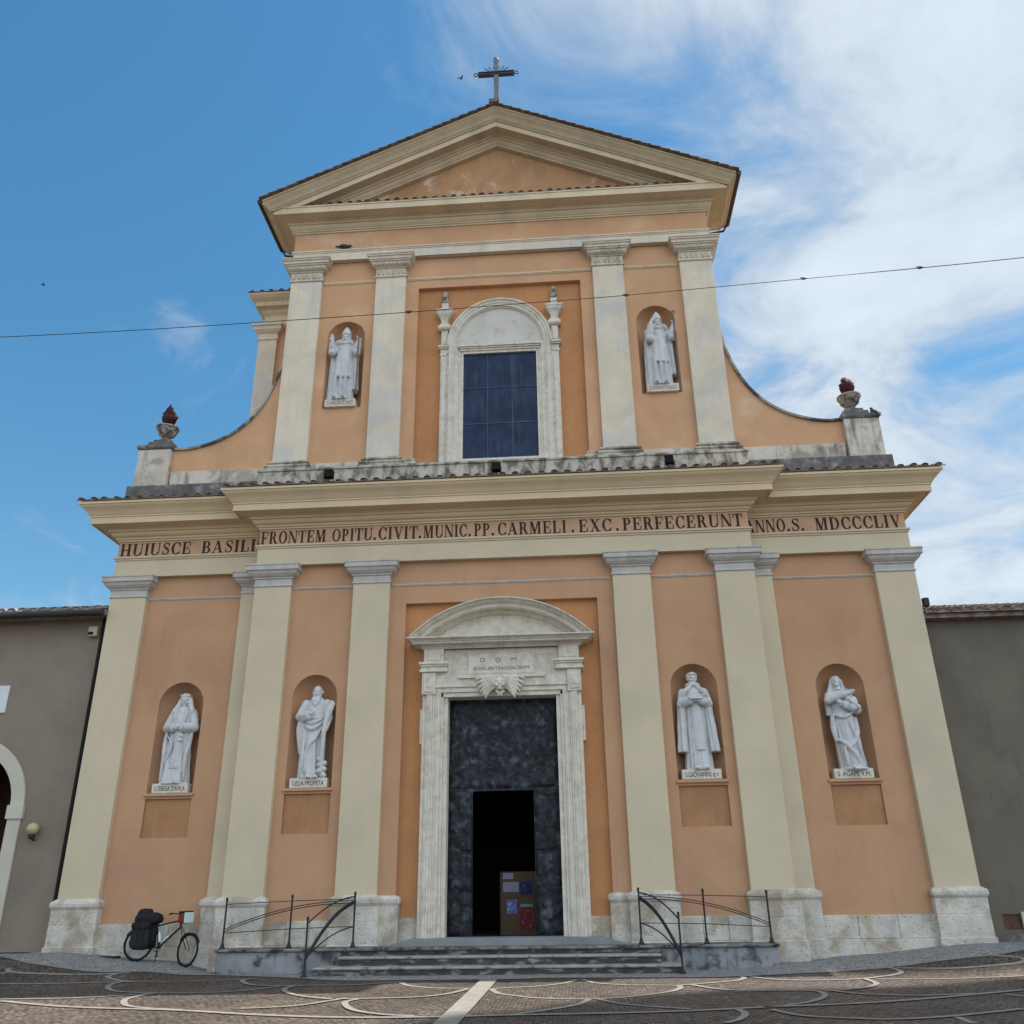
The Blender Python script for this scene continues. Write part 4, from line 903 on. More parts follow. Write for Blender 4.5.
def head(b, c, yaw=0, tilt=0, sz=1.0, beard=0, hair='short', roll=0):
    Rm = Matrix.Rotation(yaw, 3, 'Z')@Matrix.Rotation(tilt, 3, 'X')@Matrix.Rotation(roll, 3, 'Y'); c = Vector(c)
    def P(x, y, z): return c+Rm@(Vector((x, y, z))*sz)
    def E(x, y, z, a, d, e): b.ell(P(x, y, z), a*sz, d*sz, e*sz, 14, 10, Rm)
    E(0, .006, .012, .047, .055, .055); E(0, -.008, -.022, .040, .044, .048)
    E(0, -.052, -.005, .0085, .010, .022); E(0, -.058, -.014, .0105, .011, .009)         # nose
    E(.02, -.043, .014, .016, .010, .005); E(-.02, -.043, .014, .016, .010, .005)         # brows
    E(.018, -.043, .004, .009, .006, .005); E(-.018, -.043, .004, .009, .006, .005)       # eyes
    E(.024, -.036, -.018, .014, .014, .014); E(-.024, -.036, -.018, .014, .014, .014)     # cheeks
    E(0, -.048, -.033, .014, .008, .0035); E(0, -.047, -.040, .012, .008, .004)           # lips
    E(0, -.043, -.058, .016, .014, .012)
    for s in (-1, 1): E(s*.047, .005, -.002, .007, .013, .018)
    b.tube([P(0, .01, -.03), P(0, .012, -.10)], [.034*sz, .040*sz], 12)
    if hair in ('short', 'tonsure'):
        for k in range(26):
            a = PI*1.28*(k/25)-.44; 
            for zz_, rr in ((.03, .050), (.008, .052), (-.015, .047)):
                E(rr*.96*math.cos(a), .012+rr*1.04*math.sin(a), zz_, .010, .010, .013)
        if hair == 'short':
            for k in range(40): 
                a = k*2.4; q = .045*math.sqrt(k/40); E(q*math.cos(a), .012+q*math.sin(a), .068-q*.35, .013, .013, .010)
        else:
            for k in range(12): a = PI+PI*k/11; E(.039*math.cos(a), -.002+.042*math.sin(a), .045, .010, .010, .008)
    if hair == 'bald':
        for k in range(18):
            a = PI*1.1*(k/17)-.16; E(.048*math.cos(a), .012+.052*math.sin(a), -.005, .014, .014, .022)
    if beard:
        for k in range(15):
            u_ = (k % 5-2)/2; v_ = (k//5)
            E(u_*(.034-.010*v_), -.040-.004*v_+abs(u_)*.016, -.052-beard*.034*v_-abs(u_)*-.014, .015, .016, .022+.008*beard)
        for s in (-1, 1): b.tube([P(0, -.056, -.027), P(s*.018, -.052, -.032), P(s*.028, -.042, -.048)], [.006*sz, .008*sz, .006*sz], 6)
def hand(b, w, d, nrm, sz=1.0, curl=.5):
    d = Vector(d).normalized(); n_ = Vector(nrm).normalized(); s = d.cross(n_).normalized(); n_ = s.cross(d); w = Vector(w)
    Rm = Matrix((s, d, n_)).transposed()
    b.ell(w+d*.022*sz, .020*sz, .028*sz, .011*sz, 10, 8, Rm)
    for k, L_ in enumerate((.036, .042, .040, .030)):
        p0 = w+d*.040*sz+s*(k-1.5)*.0105*sz; d1 = (d*math.cos(curl*.5)+n_*math.sin(curl*.5)).normalized(); d2 = (d*math.cos(curl*1.4)+n_*math.sin(curl*1.4)).normalized()
        p1 = p0+d1*L_*.55*sz; b.tube([p0-d*.01*sz, p0, p1, p1+d2*L_*.5*sz], [.0062*sz, .0062*sz, .0056*sz, .0045*sz], 8)
    p0 = w+d*.012*sz-s*.018*sz; b.tube([p0, p0+(d*.6-s*.8).normalized()*.018*sz, p0+(d*.6-s*.8).normalized()*.018*sz+(d*.9-s*.2+n_*.3).normalized()*.018*sz], [.0085*sz, .007*sz, .005*sz], 8)
def arm(b, sh, el, wr, r=(.056, .052, .040), flare=.05):
    P = [Vector(p) for p in (sh, el, wr)]
    pts = [P[0], P[0].lerp(P[1], .5), P[1], P[1].lerp(P[2], .5), P[2].lerp(P[1], .1)]
    b.tube(pts, [r[0], (r[0]+r[1])/2, r[1]*1.05, (r[1]+r[2])/2, r[2]], 14); b.ell(P[0], r[0]*1.0, r[0]*1.0, r[0]*.9); b.ell(P[1], r[1], r[1], r[1])
    if flare:
        for k in range(4): q = P[1].lerp(P[2], .35+.18*k); b.ell(q+Vector((0, 0, -flare*.35)), .030, .030, flare*.8, 10, 8)
    b.tube([P[2].lerp(P[1], .25), P[2], P[2]+(P[2]-P[1]).normalized()*.02], [.026, .022, .018], 10)
def drape(b, pts, r):                       # heavy fold
    P = catmull3(pts, 5); n = len(P)
    b.tube([p+Vector((0, .35*r, 0)) for p in P], [r*(.45+.55*math.sin(PI*(i/(n-1)))) for i in range(n)], 10)
    b.tube([p+Vector((.3*r, -.25*r, .1*r)) for p in P], [.45*r*(.4+.6*math.sin(PI*(i/(n-1)))) for i in range(n)], 8)
def catmull3(P, n):
    P = [Vector(p) for p in P]; out = []
    for i in range(len(P)-1):
        p0, p1, p2, p3 = P[max(i-1, 0)], P[i], P[i+1], P[min(i+2, len(P)-1)]
        for k in range(n):
            t = k/n; out.append(.5*((2*p1)+(p2-p0)*t+(2*p0-5*p1+4*p2-p3)*t*t+(3*p1-p0-3*p2+p3)*t**3))
    out.append(P[-1]); return out
def foot(b, x, y, a=0):
    Rm = Matrix.Rotation(a, 3, 'Z'); b.ell((x, y, .012), .020, .05, .018, 12, 8, Rm)
def pedestal(name, label, x, y, z, w_, h, txt, H, build, m=STATUE, extra=None, ls=.12, tw_=None):
    t = thing(name, label, 'statue', (x, y, z), 'marble saints in the facade niches')
    b = MB(); b.box(x-w_/2, x+w_/2, y-.26, y+.26, z, z+h); p = b.build('plinth', MARBLE, t, bevel=.012)
    link('plinth_lettering', text_mesh(txt, ls, x, y-.262, z+h*.22, .003, width=tw_ or w_*.84), LETTER2 if z < 10 else LETTER3, p)
    b = MB(); build(b)
    Mx = Matrix.Translation((x, y, z+h-.01))@Matrix.Diagonal((H, H, H, 1))
    q = MB(); q.merge(b, Mx)
    f = skin(q, .0115, 'figure', m, t, 1)
    if extra: extra(t, Mx)
    return t
def f_teresa(b):
    robe_i(b, [(0, 0, 0, .155, .12, .10, 9, .5), (.25, .0, 0, .135, .105, .11, 9, .5), (.5, .005, 0, .115, .09, .07, 8, .5), (.66, .008, 0, .112, .088, .03, 8, .5), (.76, .01, .0, .105, .075, .015, 6, .5), (.83, .01, .005, .06, .055, .0, 6, .5)])
    head(b, (.012, -.008, .90), yaw=.12, tilt=.12)
    # veil and mantle
    for s in (-1, 1):
        b.tube([(.012+s*.025, .02, .955), (.012+s*.052, .0, .91), (.012+s*.066, -.012, .85), (.012+s*.098, -.03, .78), (s*.135, -.02, .68)], [.022, .026, .030, .034, .02], 12)
        arm(b, (s*.10+.01, .0, .765), (s*.148+.01, -.03, .60), (s*.028+.01, -.135, .595), (.050, .055, .045), .05)
        drape(b, [(s*.14, -.02, .62), (s*.135, -.06, .45), (s*.12, -.08, .25), (s*.13, -.08, .03)], .028)
    b.ell((.012, .02, .93), .062, .062, .058); b.ell((.012, .045, .86), .08, .05, .09); b.tube([(-.045, -.02, .955), (.012, -.04, .968), (.065, -.02, .955)], .014, 8)
    hand(b, (.05, -.14, .59), (-.9, -.3, .1), (0, -1, .2)); hand(b, (-.03, -.145, .585), (.9, -.3, -.1), (0, -1, .2))
    drape(b, [(.055, -.06, .82), (.075, -.085, .73), (.06, -.10, .64)], .016); drape(b, [(-.03, -.06, .82), (-.055, -.085, .73), (-.04, -.10, .64)], .016)
    robe_i(b, [(.16, .02, -.085, .055, .035, .14, 5, 1), (.4, .03, -.085, .045, .035, .10, 5, 1), (.56, .02, -.09, .04, .04, .02, 5, 1)])
    for z in (.50, .455): b.ell((.055, -.115, z), .03, .02, .022)
    drape(b, [(-.12, -.07, .52), (-.04, -.11, .40), (-.10, -.10, .22), (-.14, -.06, .18)], .018); foot(b, .05, -.10, .1)
def f_elia(b):
    robe_i(b, [(0, -.01, 0, .135, .11, .12, 8, .2), (.28, -.012, 0, .125, .10, .12, 8, .2), (.5, 0, 0, .115, .09, .08, 7, .2), (.64, .01, 0, .108, .085, .04, 7, .2), (.77, .01, 0, .118, .078, .02, 6, .2), (.84, .01, .005, .06, .05, 0, 6, .2)])
    head(b, (.012, -.014, .905), yaw=.05, tilt=.10, beard=1.35, hair='bald')
    for x in (-.028, -.014, 0, .014, .028): drape(b, [(.012+x, -.065, .845), (.012+x*1.3, -.078, .815), (.012+x*.8, -.082, .775), (.012+x*.3, -.085, .735+abs(x))], .016)
    arm(b, (-.105, 0, .785), (-.155, -.04, .64), (-.03, -.125, .655), (.046, .05, .038), .06); hand(b, (-.03, -.13, .655), (.95, -.25, .1), (0, -1, 0))
    for k in range(4): drape(b, [(-.15+.012*k, -.05, .66), (-.165+.02*k, -.045, .52), (-.15+.02*k, -.045, .40), (-.13+.02*k, -.05, .25)], .022)
    arm(b, (.118, 0, .785), (.152, -.03, .62), (.135, -.10, .48), (.046, .044, .034), .03); hand(b, (.135, -.105, .475), (0, -.3, -1), (-1, 0, 0), curl=1.2)
    b.tube([(.135, -.11, .50), (.15, -.09, .64), (.185, -.06, .80)], [.020, .030, .012], 8)
    for k in range(5): b.ell((.15+.012*k, -.09+.008*k, .58+.045*k), .024, .02, .035)
    b.tube([(.135, -.115, .50), (.13, -.11, .3), (.125, -.10, .05)], [.026, .022, .014], 8)
    for k in range(9): b.ell((.12+.025*math.cos(k*2.1), -.07+.02*math.sin(k*2.1), .03+.02*k), .035, .035, .03)
    drape(b, [(-.10, -.06, .62), (-.02, -.10, .56), (.09, -.08, .60)], .022); drape(b, [(-.10, -.06, .56), (.0, -.11, .50), (.10, -.07, .57)], .022)
    drape(b, [(.10, -.07, .52), (.04, -.10, .40), (-.03, -.11, .30), (-.05, -.11, .05)], .024); drape(b, [(-.09, -.07, .50), (-.08, -.10, .28), (-.09, -.10, .02)], .022)
    b.tube([(-.10, -.05, .625), (0, -.095, .615), (.10, -.05, .625)], .014, 8); foot(b, .0, -.11, 0); foot(b, .075, -.09, .25)
def f_giovanni(b):
    robe_i(b, [(0, .0, 0, .13, .11, .11, 9, 0), (.3, 0, 0, .115, .10, .10, 9, 0), (.6, 0, 0, .10, .085, .05, 8, 0), (.76, 0, 0, .11, .075, .01, 6, 0), (.84, 0, .005, .06, .05, 0, 6, 0)])
    head(b, (.0, -.012, .915), yaw=.25, tilt=.22, hair='tonsure')
    b.torus((0, .0, .835), .055, .024, rot=Matrix.Rotation(PI/2-.15, 3, 'X')); b.ell((0, .04, .825), .07, .045, .05)
    for s in (-1, 1):
        arm(b, (s*.105, 0, .77), (s*.135, -.045, .645), (s*.045, -.135, .67), (.048, .046, .036), .04); hand(b, (s*.05, -.14, .672), (-s*.85, -.35, .25), (0, -.8, .5))
        robe_i(b, [(.17, s*.158, -.035, .05, .072, .16, 5, s), (.35, s*.148, -.03, .046, .066, .14, 5, s), (.6, s*.135, -.01, .042, .06, .08, 5, s), (.79, s*.09, 0, .045, .05, .01, 5, s)], 18, 64)
        drape(b, [(s*.02, -.06, .83), (s*.09, -.08, .77), (s*.135, -.06, .70)], .024)
    b.obox((.0, -.150, .690), .13, .085, .016, Matrix.Rotation(.35, 3, 'X')); b.tube([(.02, -.16, .70), (.12, -.15, .725)], .008, 6)
    robe_i(b, [(.185, .01, -.085, .058, .035, .06, 4, .4), (.5, .005, -.085, .052, .03, .04, 4, .4), (.66, 0, -.08, .045, .03, .0, 4, .4)])
    foot(b, -.04, -.11, -.1); foot(b, .055, -.11, .15)
def f_agape(b):
    robe_i(b, [(0, .03, 0, .125, .105, .12, 8, 1.2), (.25, .015, 0, .12, .10, .12, 8, 1.2), (.48, .0, 0, .118, .095, .07, 7, 1.2), (.62, -.01, 0, .095, .08, .03, 7, 1.2), (.76, -.012, 0, .10, .072, .01, 6, 1.2), (.83, -.01, .005, .05, .045, 0, 6, 1.2)])
    head(b, (-.015, -.01, .905), yaw=-.35, tilt=-.28, hair='none', roll=-.05)
    b.ell((-.012, .022, .92), .060, .058, .060); b.tube([(-.06, .0, .93), (-.072, .0, .86), (-.10, -.02, .79), (-.13, .0, .70), (-.135, 0, .55)], [.018, .026, .03, .034, .03], 12); b.tube([(.035, .0, .93), (.045, .01, .86), (.07, .02, .80), (.10, .02, .72)], [.018, .024, .03, .03], 12); b.ell((0, .05, .85), .075, .045, .10)
    arm(b, (-.11, -.01, .765), (-.14, -.07, .70), (.035, -.135, .755), (.042, .044, .034), .02); hand(b, (.035, -.14, .757), (.95, -.1, .25), (0, -1, 0))
    arm(b, (.09, 0, .755), (.145, -.04, .60), (-.01, -.135, .66), (.042, .05, .036), .05); hand(b, (-.01, -.14, .66), (-.9, -.2, .3), (0, -1, 0))
    b.ell((.085, -.11, .775), .055, .04, .025, rot=Matrix.Rotation(-.35, 3, 'Y')); b.ell((.10, -.12, .67), .045, .04, .06); b.ell((.085, -.13, .61), .04, .035, .04)
    for k in range(5): b.ell((.05+.022*k, -.135, .70-.022*k), .028, .03, .028)
    drape(b, [(-.11, -.07, .56), (-.02, -.11, .52), (.09, -.08, .57)], .022); drape(b, [(-.12, -.07, .55), (-.13, -.08, .42), (-.12, -.09, .27)], .030)
    drape(b, [(-.11, -.08, .30), (-.03, -.115, .24), (.05, -.11, .12), (.06, -.1, .04)], .024); drape(b, [(.11, -.06, .52), (.10, -.09, .35), (.02, -.12, .22)], .026); drape(b, [(.02, -.10, .5), (.07, -.11, .35), (.10, -.10, .2), (.14, -.07, .03)], .022)
    drape(b, [(-.05, -.10, .24), (-.05, -.11, .12), (-.04, -.11, .0)], .022); foot(b, .0, -.11, -.2); b.ell((.03, -.02, .0), .16, .12, .03)
def f_bishop(cheek):
    def f(b):
        robe_i(b, [(0, -.01, 0, .125, .10, .11, 9, .7), (.3, -.01, 0, .115, .095, .10, 9, .7), (.55, 0, 0, .105, .085, .05, 8, .7), (.68, .005, 0, .105, .08, .02, 6, .7), (.755, .005, .005, .055, .05, 0, 6, .7)])
        c = Vector((.005, -.012, .815)); head(b, c, yaw=.1 if not cheek else -.05, tilt=.22, sz=.92, beard=.55, hair='short')
        # mitre: two pointed leaves
        rows = []
        for i in range(11):
            t = i/10; h = .03+.115*t; wx = .048*(1+.12*math.sin(PI*t*.8))*(1-t**2.2)+.002; wy = .052*(1-t*.55)*(1-t**3)+.003
            rows.append([(c.x+wx*math.cos(2*PI*k/20), c.y+.004+wy*math.sin(2*PI*k/20)-.01*t, c.z+h) for k in range(20)])
        b.loft(rows); b.tube([(c.x-.05, c.y-.02, c.z+.035), (c.x, c.y-.054, c.z+.033), (c.x+.05, c.y-.02, c.z+.035)], .008, 6)
        # cope
        for s in (-1, 1):
            drape(b, [(s*.02, -.07, .755), (s*.075, -.065, .725), (s*.115, -.04, .68)], .030)
            robe_i(b, [(.0 if s < 0 else .14, s*.135, .01, .032, .06, .16, 5, s), (.35, s*.13, .005, .03, .055, .12, 5, s), (.55, s*.125, 0, .03, .055, .06, 5, s), (.70, s*.085, .01, .035, .05, .01, 5, s)], 16, 48)
        b.ell((.0, -.025, .715), .085, .065, .032)
        if cheek:
            arm(b, (-.10, -.01, .70), (-.095, -.10, .555), (-.075, -.115, .745), (.042, .045, .036), .04); hand(b, (-.07, -.112, .76), (.25, .15, 1), (.5, .5, 0), curl=.3)
        else:
            arm(b, (-.10, -.01, .70), (-.118, -.10, .575), (-.115, -.125, .70), (.036, .042, .032), .03); hand(b, (-.115, -.128, .705), (-.1, -.2, 1), (.6, -.8, 0), curl=.25)
        arm(b, (.105, -.01, .70), (.145, -.08, .575), (.165, -.10, .71), (.036, .042, .032), .03); hand(b, (.165, -.102, .712), (.05, -.2, 1), (-.6, .6, 0), curl=1.2)
        drape(b, [(-.09, -.08, .34), (-.0, -.105, .27), (.07, -.09, .31)], .020)
        robe_i(b, [(.27, .0, -.07, .085, .04, .12, 5, .3), (.5, .0, -.06, .08, .04, .08, 5, .3), (.66, 0, -.05, .06, .035, .02, 5, .3)], 14, 64)
        for x in (-.05, .01, .06): drape(b, [(x, -.10, .45), (x-.01, -.105, .25), (x-.015, -.10, .03)], .014)
        foot(b, -.06, -.10, -.1); foot(b, .035, -.10, .2)
    return f
def crozier(t, Mx):
    b = MB(); b.tube([(.178, -.125, .02), (.176, -.125, .45), (.172, -.125, .84)], .009, 8)
    P = [Vector((.172, -.125, .84))]+[Vector((.172+.028*(1-k/14)*math.sin(PI*1.8*k/11)+0, -.125, .87+.030*(1-k/16)*-math.cos(PI*1.8*k/11)+.0)) for k in range(3, 12)]
    b.tube(P, .008, 8); q = MB(); q.merge(b, Mx); q.build('crozier', mat('worn_crozier_metal', (.16, .12, .09), rough=.6, var=.2, bump=.1), t, smooth=True)
NY, SY = .18+.20, YS+.18+.20
pedestal('statue_of_saint', 'white statue of a veiled nun with clasped hands, niche above the parked bicycle', -9.99+.02, SY, ZB, 1.10, .27, 'S.TERESA D\'AVILA', 2.78, f_teresa, ls=.19)
pedestal('statue_of_saint', 'white statue of a bald bearded prophet with a lowered sword, niche above the railing', -5.64+.02, NY, ZB, 1.10, .27, 'S.ELIA PROFETA', 2.80, f_elia, ls=.19)
pedestal('statue_of_saint', 'white statue of a tonsured friar in an open cape reading a book', 5.62, NY, ZB, 1.10, .27, 'S.GIOVANNI d.+', 2.88, f_giovanni, ls=.19)
pedestal('statue_of_saint', 'white statue of a veiled woman looking up with arms crossed on her chest', 9.98, SY, ZB, 1.10, .27, 'S. AGAPE V.M.', 2.80, f_agape, ls=.19)
pedestal('statue_of_saint', 'white statue of a mitred bishop blessing, upper niche left of the blue window', -5.60, YU+.18+.14, ZB2, 1.08, .30, 'S.VALENTINO', 3.28, f_bishop(False), extra=crozier, ls=.22)
pedestal('statue_of_saint', 'white statue of a mitred bishop touching his cheek, upper niche right of the window', 5.60, YU+.18+.14, ZB2, 1.08, .30, 'S.ANASTASIO', 3.24, f_bishop(True), extra=crozier, ls=.22)

# ------------------------------------------------------------------ flaming urns, cross
for s, lab in ((-1, 'stone urn with dark red flame on the left volute pedestal'), (1, 'stone urn with dark red flame on the right volute pedestal beside a perched bird')):
    x, y, z = s*11.82, .75, 15.96
    t = thing('flaming_urn', lab, 'urn', (x, y, z), 'flaming urns on the church parapet')
    b = MB(); b.box(x-.42, x+.42, y-.38, y+.38, z, z+.16); b.box(x-.30, x+.30, y-.28, y+.28, z+.161, z+.30); b.lathe((x, y, z+.30), [(.24, 0), (.26, .03), (.20, .08), (.14, .13), (.12, .18)], 20); b.build('urn_foot', DARKSTONE, t, bevel=.015)
    b = MB(); b.lathe((x, y, z+.47), [(.10, 0), (.14, .02), (.20, .08), (.29, .20), (.35, .30), (.36, .35), (.39, .37), (.39, .42), (.30, .45), (.20, .48), (.12, .53), (.10, .62)], 28)
    for k in range(12): a = 2*PI*k/12; b.ell((x+.26*math.cos(a), y+.26*math.sin(a), z+.66), .05, .05, .11, 8, 6, Matrix.Rotation(a, 3, 'Z')@Matrix.Rotation(.5, 3, 'Y'))
    b.build('bowl', URN, t, smooth=True)
    b = MB(); b.ell((x, y, z+1.25), .25, .24, .27)
    for k in range(15):
        a = k*2.4; q = .185*math.sqrt((k+.5)/15); h = (.56-.34*(k/15))*random.uniform(.8, 1.15)*(1 if s < 0 else .85)
        p = Vector((x+q*math.cos(a), y+q*math.sin(a), z+1.20)); sw = Vector((random.uniform(-.07, .07), random.uniform(-.07, .07), 0))
        b.tube([p, p+Vector((0, 0, h*.5))+sw, p+Vector((0, 0, h*.8))-sw*.6, p+Vector((0, 0, h*1.1))+sw*.5], [.10, .095, .06, .012], 8)
    skin(b, .022, 'flame', FLAME, t, 1)
t = thing('roof_cross', 'grey metal cross with thin rays on the peak of the pediment', 'cross', (.03, -.55, 29.86))
x, y, z = .05, -.5, 29.84
CZ = z+1.79
b = MB(); b.box(x-.095, x+.095, y-.10, y-.07, z, z+2.56); b.box(x-.095, x+.095, y+.07, y+.10, z, z+2.56); b.box(x-.05, x+.05, y-.07, y+.07, z, z+2.54); b.lathe((x, y, z+2.54), [(.095, 0), (.115, .03), (.115, .12), (.08, .14)], 16); b.build('upright', STEEL, t, bevel=.01)
b = MB()
for zz_ in (-.08, .03): b.box(x-.72, x+.72, y-.13, y+.05, CZ+zz_, CZ+zz_+.05)
b.box(x-.72, x+.72, y-.10, y+.02, CZ-.03, CZ+.03)
for s in (-1, 1): b.torus((x+s*.81, y-.05, CZ), .08, .022, n=24)
b.build('arms', DSTEEL, t, bevel=.008)
b = MB()
for s in (-1, 1):
    for a, r1 in ((20, .62), (38, .60), (55, .56), (74, .44)):
        a = math.radians(a); b.tube([(x+s*.24*math.cos(a), y-.02, CZ+.22*math.sin(a)), (x+s*r1*math.cos(a), y-.02, CZ+r1*.95*math.sin(a))], [.012, .02], 6)
b.build('rays', DSTEEL, t)
b = MB(); b.tube([(x-.60, y-.12, z+1.74), (x-.52, y-.13, z+1.60), (x-.38, y-.13, z+1.56), (x-.25, y-.13, z+1.62), (x-.20, y-.13, z+1.72), (x-.06, y-.13, z+1.4)], .010, 6); b.build('cable', DSTEEL, t)

# ------------------------------------------------------------------ notice board in the doorway
t = thing('notice_board', 'brown notice board pinned with papers standing in the open doorway', 'notice board', (.35, 1.7, .5))
b = MB(); b.box(-.20, .80, 1.70, 1.74, .5, 2.16); bd = b.build('board', BOARD, t)
for q in ((.82, .86, 1.68, 1.73, 2.05), (-.235, -.205, 1.71, 1.74, 2.1)):
    b = MB(); b.box(q[0], q[1], q[2], q[3], .5, q[4]); b.build('board_post', DARK, t)
for nm, m, q in (('paper', PAPER, (-.13, .17, 1.96, 2.12)), ('paper', PAPER, (-.13, .32, 1.62, 1.88)), ('poster', DARKP, (.36, .72, 1.55, 1.90)), ('paper', BLUEP, (-.03, .26, 1.05, 1.42)), ('poster', REDP, (.34, .76, .64, 1.20)), ('paper', mat('teal_printed_sheet', (.10, .2, .22), var=.2, bump=0), (.36, .72, 1.22, 1.30))):
    b = MB(); b.box(q[0], q[1], 1.688, 1.697, q[2], q[3]); o = b.build(nm, m, t)
    if m is PAPER:
        l = MB()
        for k in range(4): l.box(q[0]+.04, q[1]-.04-.05*(k % 2), 1.685, 1.688, q[3]-.05-.045*k-.012, q[3]-.05-.045*k)
        if q[3]-.05-.045*3-.012 > q[2]: l.build('print', LETTER3, o)
        else: pass
# ------------------------------------------------------------------ bicycle leaning by the wall
BR, BF, BY = -9.93, -8.53, .02
bk = thing('bicycle', 'dark touring bicycle with drop bags leaning near the church wall', 'bicycle', ((BR+BF)/2, BY, gz(-9.1, 0)))
RW = .415; zr = gz(BR, BY)+RW; zf = gz(BF, BY-.06)+RW
rc, fc = Vector((BR, BY, zr)), Vector((BF, BY-.03, zf)); lean = .10
def L3(x, z): return Vector((x, BY+lean*(z-.42)*.9, z))      # leaning plane
steer = Matrix.Rotation(-.50, 3, 'Z')
def wheel(c, rot, hubw=.05):
    b = MB(); b.torus(c, RW-.02, .021, rot=rot, n=56); w_ = b.build('wheel', RUBBER, bk, smooth='all')
    b = MB(); b.torus(c, RW-.055, .013, rot=rot, n=56, m=6); b.build('rim', IRON, w_, smooth='all')
    b = MB()
    for k in range(28):
        a = 2*PI*k/28; e = Vector(c)+rot@Vector(((RW-.06)*math.cos(a), 0, (RW-.06)*math.sin(a))); h = Vector(c)+rot@Vector((.03*math.cos(a+.9*(-1)**k), hubw*(-1)**k, .03*math.sin(a+.9*(-1)**k)))
        b.tube([h, e], .0022, 4)
    b.tube([Vector(c)+rot@Vector((0, -.06, 0)), Vector(c)+rot@Vector((0, .06, 0))], .022, 10); b.build('spokes', ALU, w_)
    b = MB(); rows = []
    for k in range(17):
        a = math.radians(25+125*k/16); rows.append([Vector(c)+rot@Vector(((RW+.022)*math.cos(a), q, (RW+.022)*math.sin(a)-abs(q)*.15)) for q in (-.035, -.02, 0, .02, .035)])
    b.grid(rows); b.build('mudguard', IRON, w_)
tiltm = Matrix.Rotation(-lean, 3, 'X')
wheel(rc, tiltm); wheel(fc, steer@tiltm)
bb = L3(-9.36, .36); seat_t = L3(-9.50, .94); hd_t = L3(-8.88, 1.05); hd_b = L3(-8.81, .86)
b = MB()
b.tube([bb, seat_t], .021, 10); b.tube([seat_t+Vector((.02, 0, -.04)), hd_t+Vector((0, 0, -.03))], .020, 10); b.tube([bb, hd_b+Vector((0, 0, .02))], .024, 10); b.tube([hd_b, hd_t], .024, 10)
for s in (-1, 1):
    o = Vector((0, s*.055, 0)); b.tube([bb+o*.6, rc+o], .012, 8); b.tube([seat_t+o*.3+Vector((0, 0, -.04)), rc+o], .010, 8)
b.tube([bb+Vector((0, -.05, 0)), bb+Vector((0, .05, 0))], .03, 12)
fr = b.build('frame', FRAMEP, bk, smooth=True)
b = MB()
for s in (-1, 1):
    o = steer@Vector((0, s*.055, 0)); b.tube([hd_b+o*.5, hd_b.lerp(fc, .5)+o, fc+o], .012, 8)
b.build('fork', FRAMEP, bk, smooth=True)
b = MB(); st0 = seat_t+Vector((-.03, .01, .12)); b.tube([seat_t, st0], .016, 8); fr2 = b.build('seat_post', ALU, bk)
b = MB(); b.loft([[st0+Vector((x, w_*u, .03+zz_*v)) for u, v in ((-1, .2), (-.7, 1), (.7, 1), (1, .2), (.6, -.6), (-.6, -.6))] for x, w_, zz_ in ((-.15, .07, .03), (-.08, .085, .035), (.03, .05, .03), (.17, .022, .02), (.20, .015, .01))]); b.build('saddle', BAG, bk, smooth=True)
b = MB(); stem_t = hd_t+Vector((-.02, .012, .12)); b.tube([hd_t, stem_t], .016, 8); hb = stem_t+steer@Vector((.10, 0, .02)); b.tube([stem_t, hb], .014, 8)
b.tube([hb+steer@Vector((-.16, -.30, .0)), hb+steer@Vector((-.05, -.27, .015)), hb+steer@Vector((0, -.12, 0)), hb+steer@Vector((0, .12, 0)), hb+steer@Vector((-.05, .27, .015)), hb+steer@Vector((-.16, .30, 0))], .015, 8); b.build('handlebar', IRON, bk, smooth=True)
b = MB()
for s in (-1, 1): b.tube([hb+steer@Vector((-.17, s*.30, 0)), hb+steer@Vector((-.06, s*.275, .015))], .021, 10)
b.build('grip', RUBBER, bk)
b = MB()
b.torus(bb+Vector((0, -.065, 0)), .09, .008, rot=tiltm, n=32, m=6); b.tube([bb+Vector((0, -.08, 0)), bb+Vector((.03, -.085, -.19))], .012, 6); b.tube([bb+Vector((0, .08, 0)), bb+Vector((-.03, .085, .19))], .012, 6)
b.box(bb.x-.01, bb.x+.08, bb.y-.18, bb.y-.09, bb.z-.205, bb.z-.18); b.box(bb.x-.08, bb.x+.02, bb.y+.09, bb.y+.18, bb.z+.18, bb.z+.205)
for k in (-1, 1): b.tube([bb+Vector((0, -.06, .085*k)), rc+Vector((0, -.06, .035*k))], .006, 5)
b.build('crankset', IRON, bk)
b = MB(); b.tube([bb+Vector((-.03, -.03, -.03)), Vector((bb.x+.02, BY-.16, gz(-9.2, 0)+.01))], .012, 6); b.build('kickstand', IRON, bk)
b = MB(); rk = rc.z+.50
for s in (-1, 1):
    b.tube([rc+Vector((0, s*.07, 0)), Vector((BR-.12, BY+s*.07+.04, rk))], .007, 6); b.tube([rc+Vector((0, s*.07, 0)), Vector((BR+.14, BY+s*.07+.04, rk))], .007, 6); b.tube([Vector((BR-.22, BY+s*.07+.04, rk)), Vector((BR+.30, BY+s*.07+.04, rk))], .007, 6)
b.build('luggage_rack', IRON, bk)
b = MB(); p0, p1 = bb.lerp(hd_b, .22)+Vector((0, -.06, .05)), bb.lerp(hd_b, .55)+Vector((0, -.06, .05)); d = (p1-p0)
b.tube([p0, p0+d*.62, p0+d*.72, p0+d*.8, p1], [.040, .040, .030, .018, .018], 12); b.build('water_bottle', ALU, bk, smooth=True)
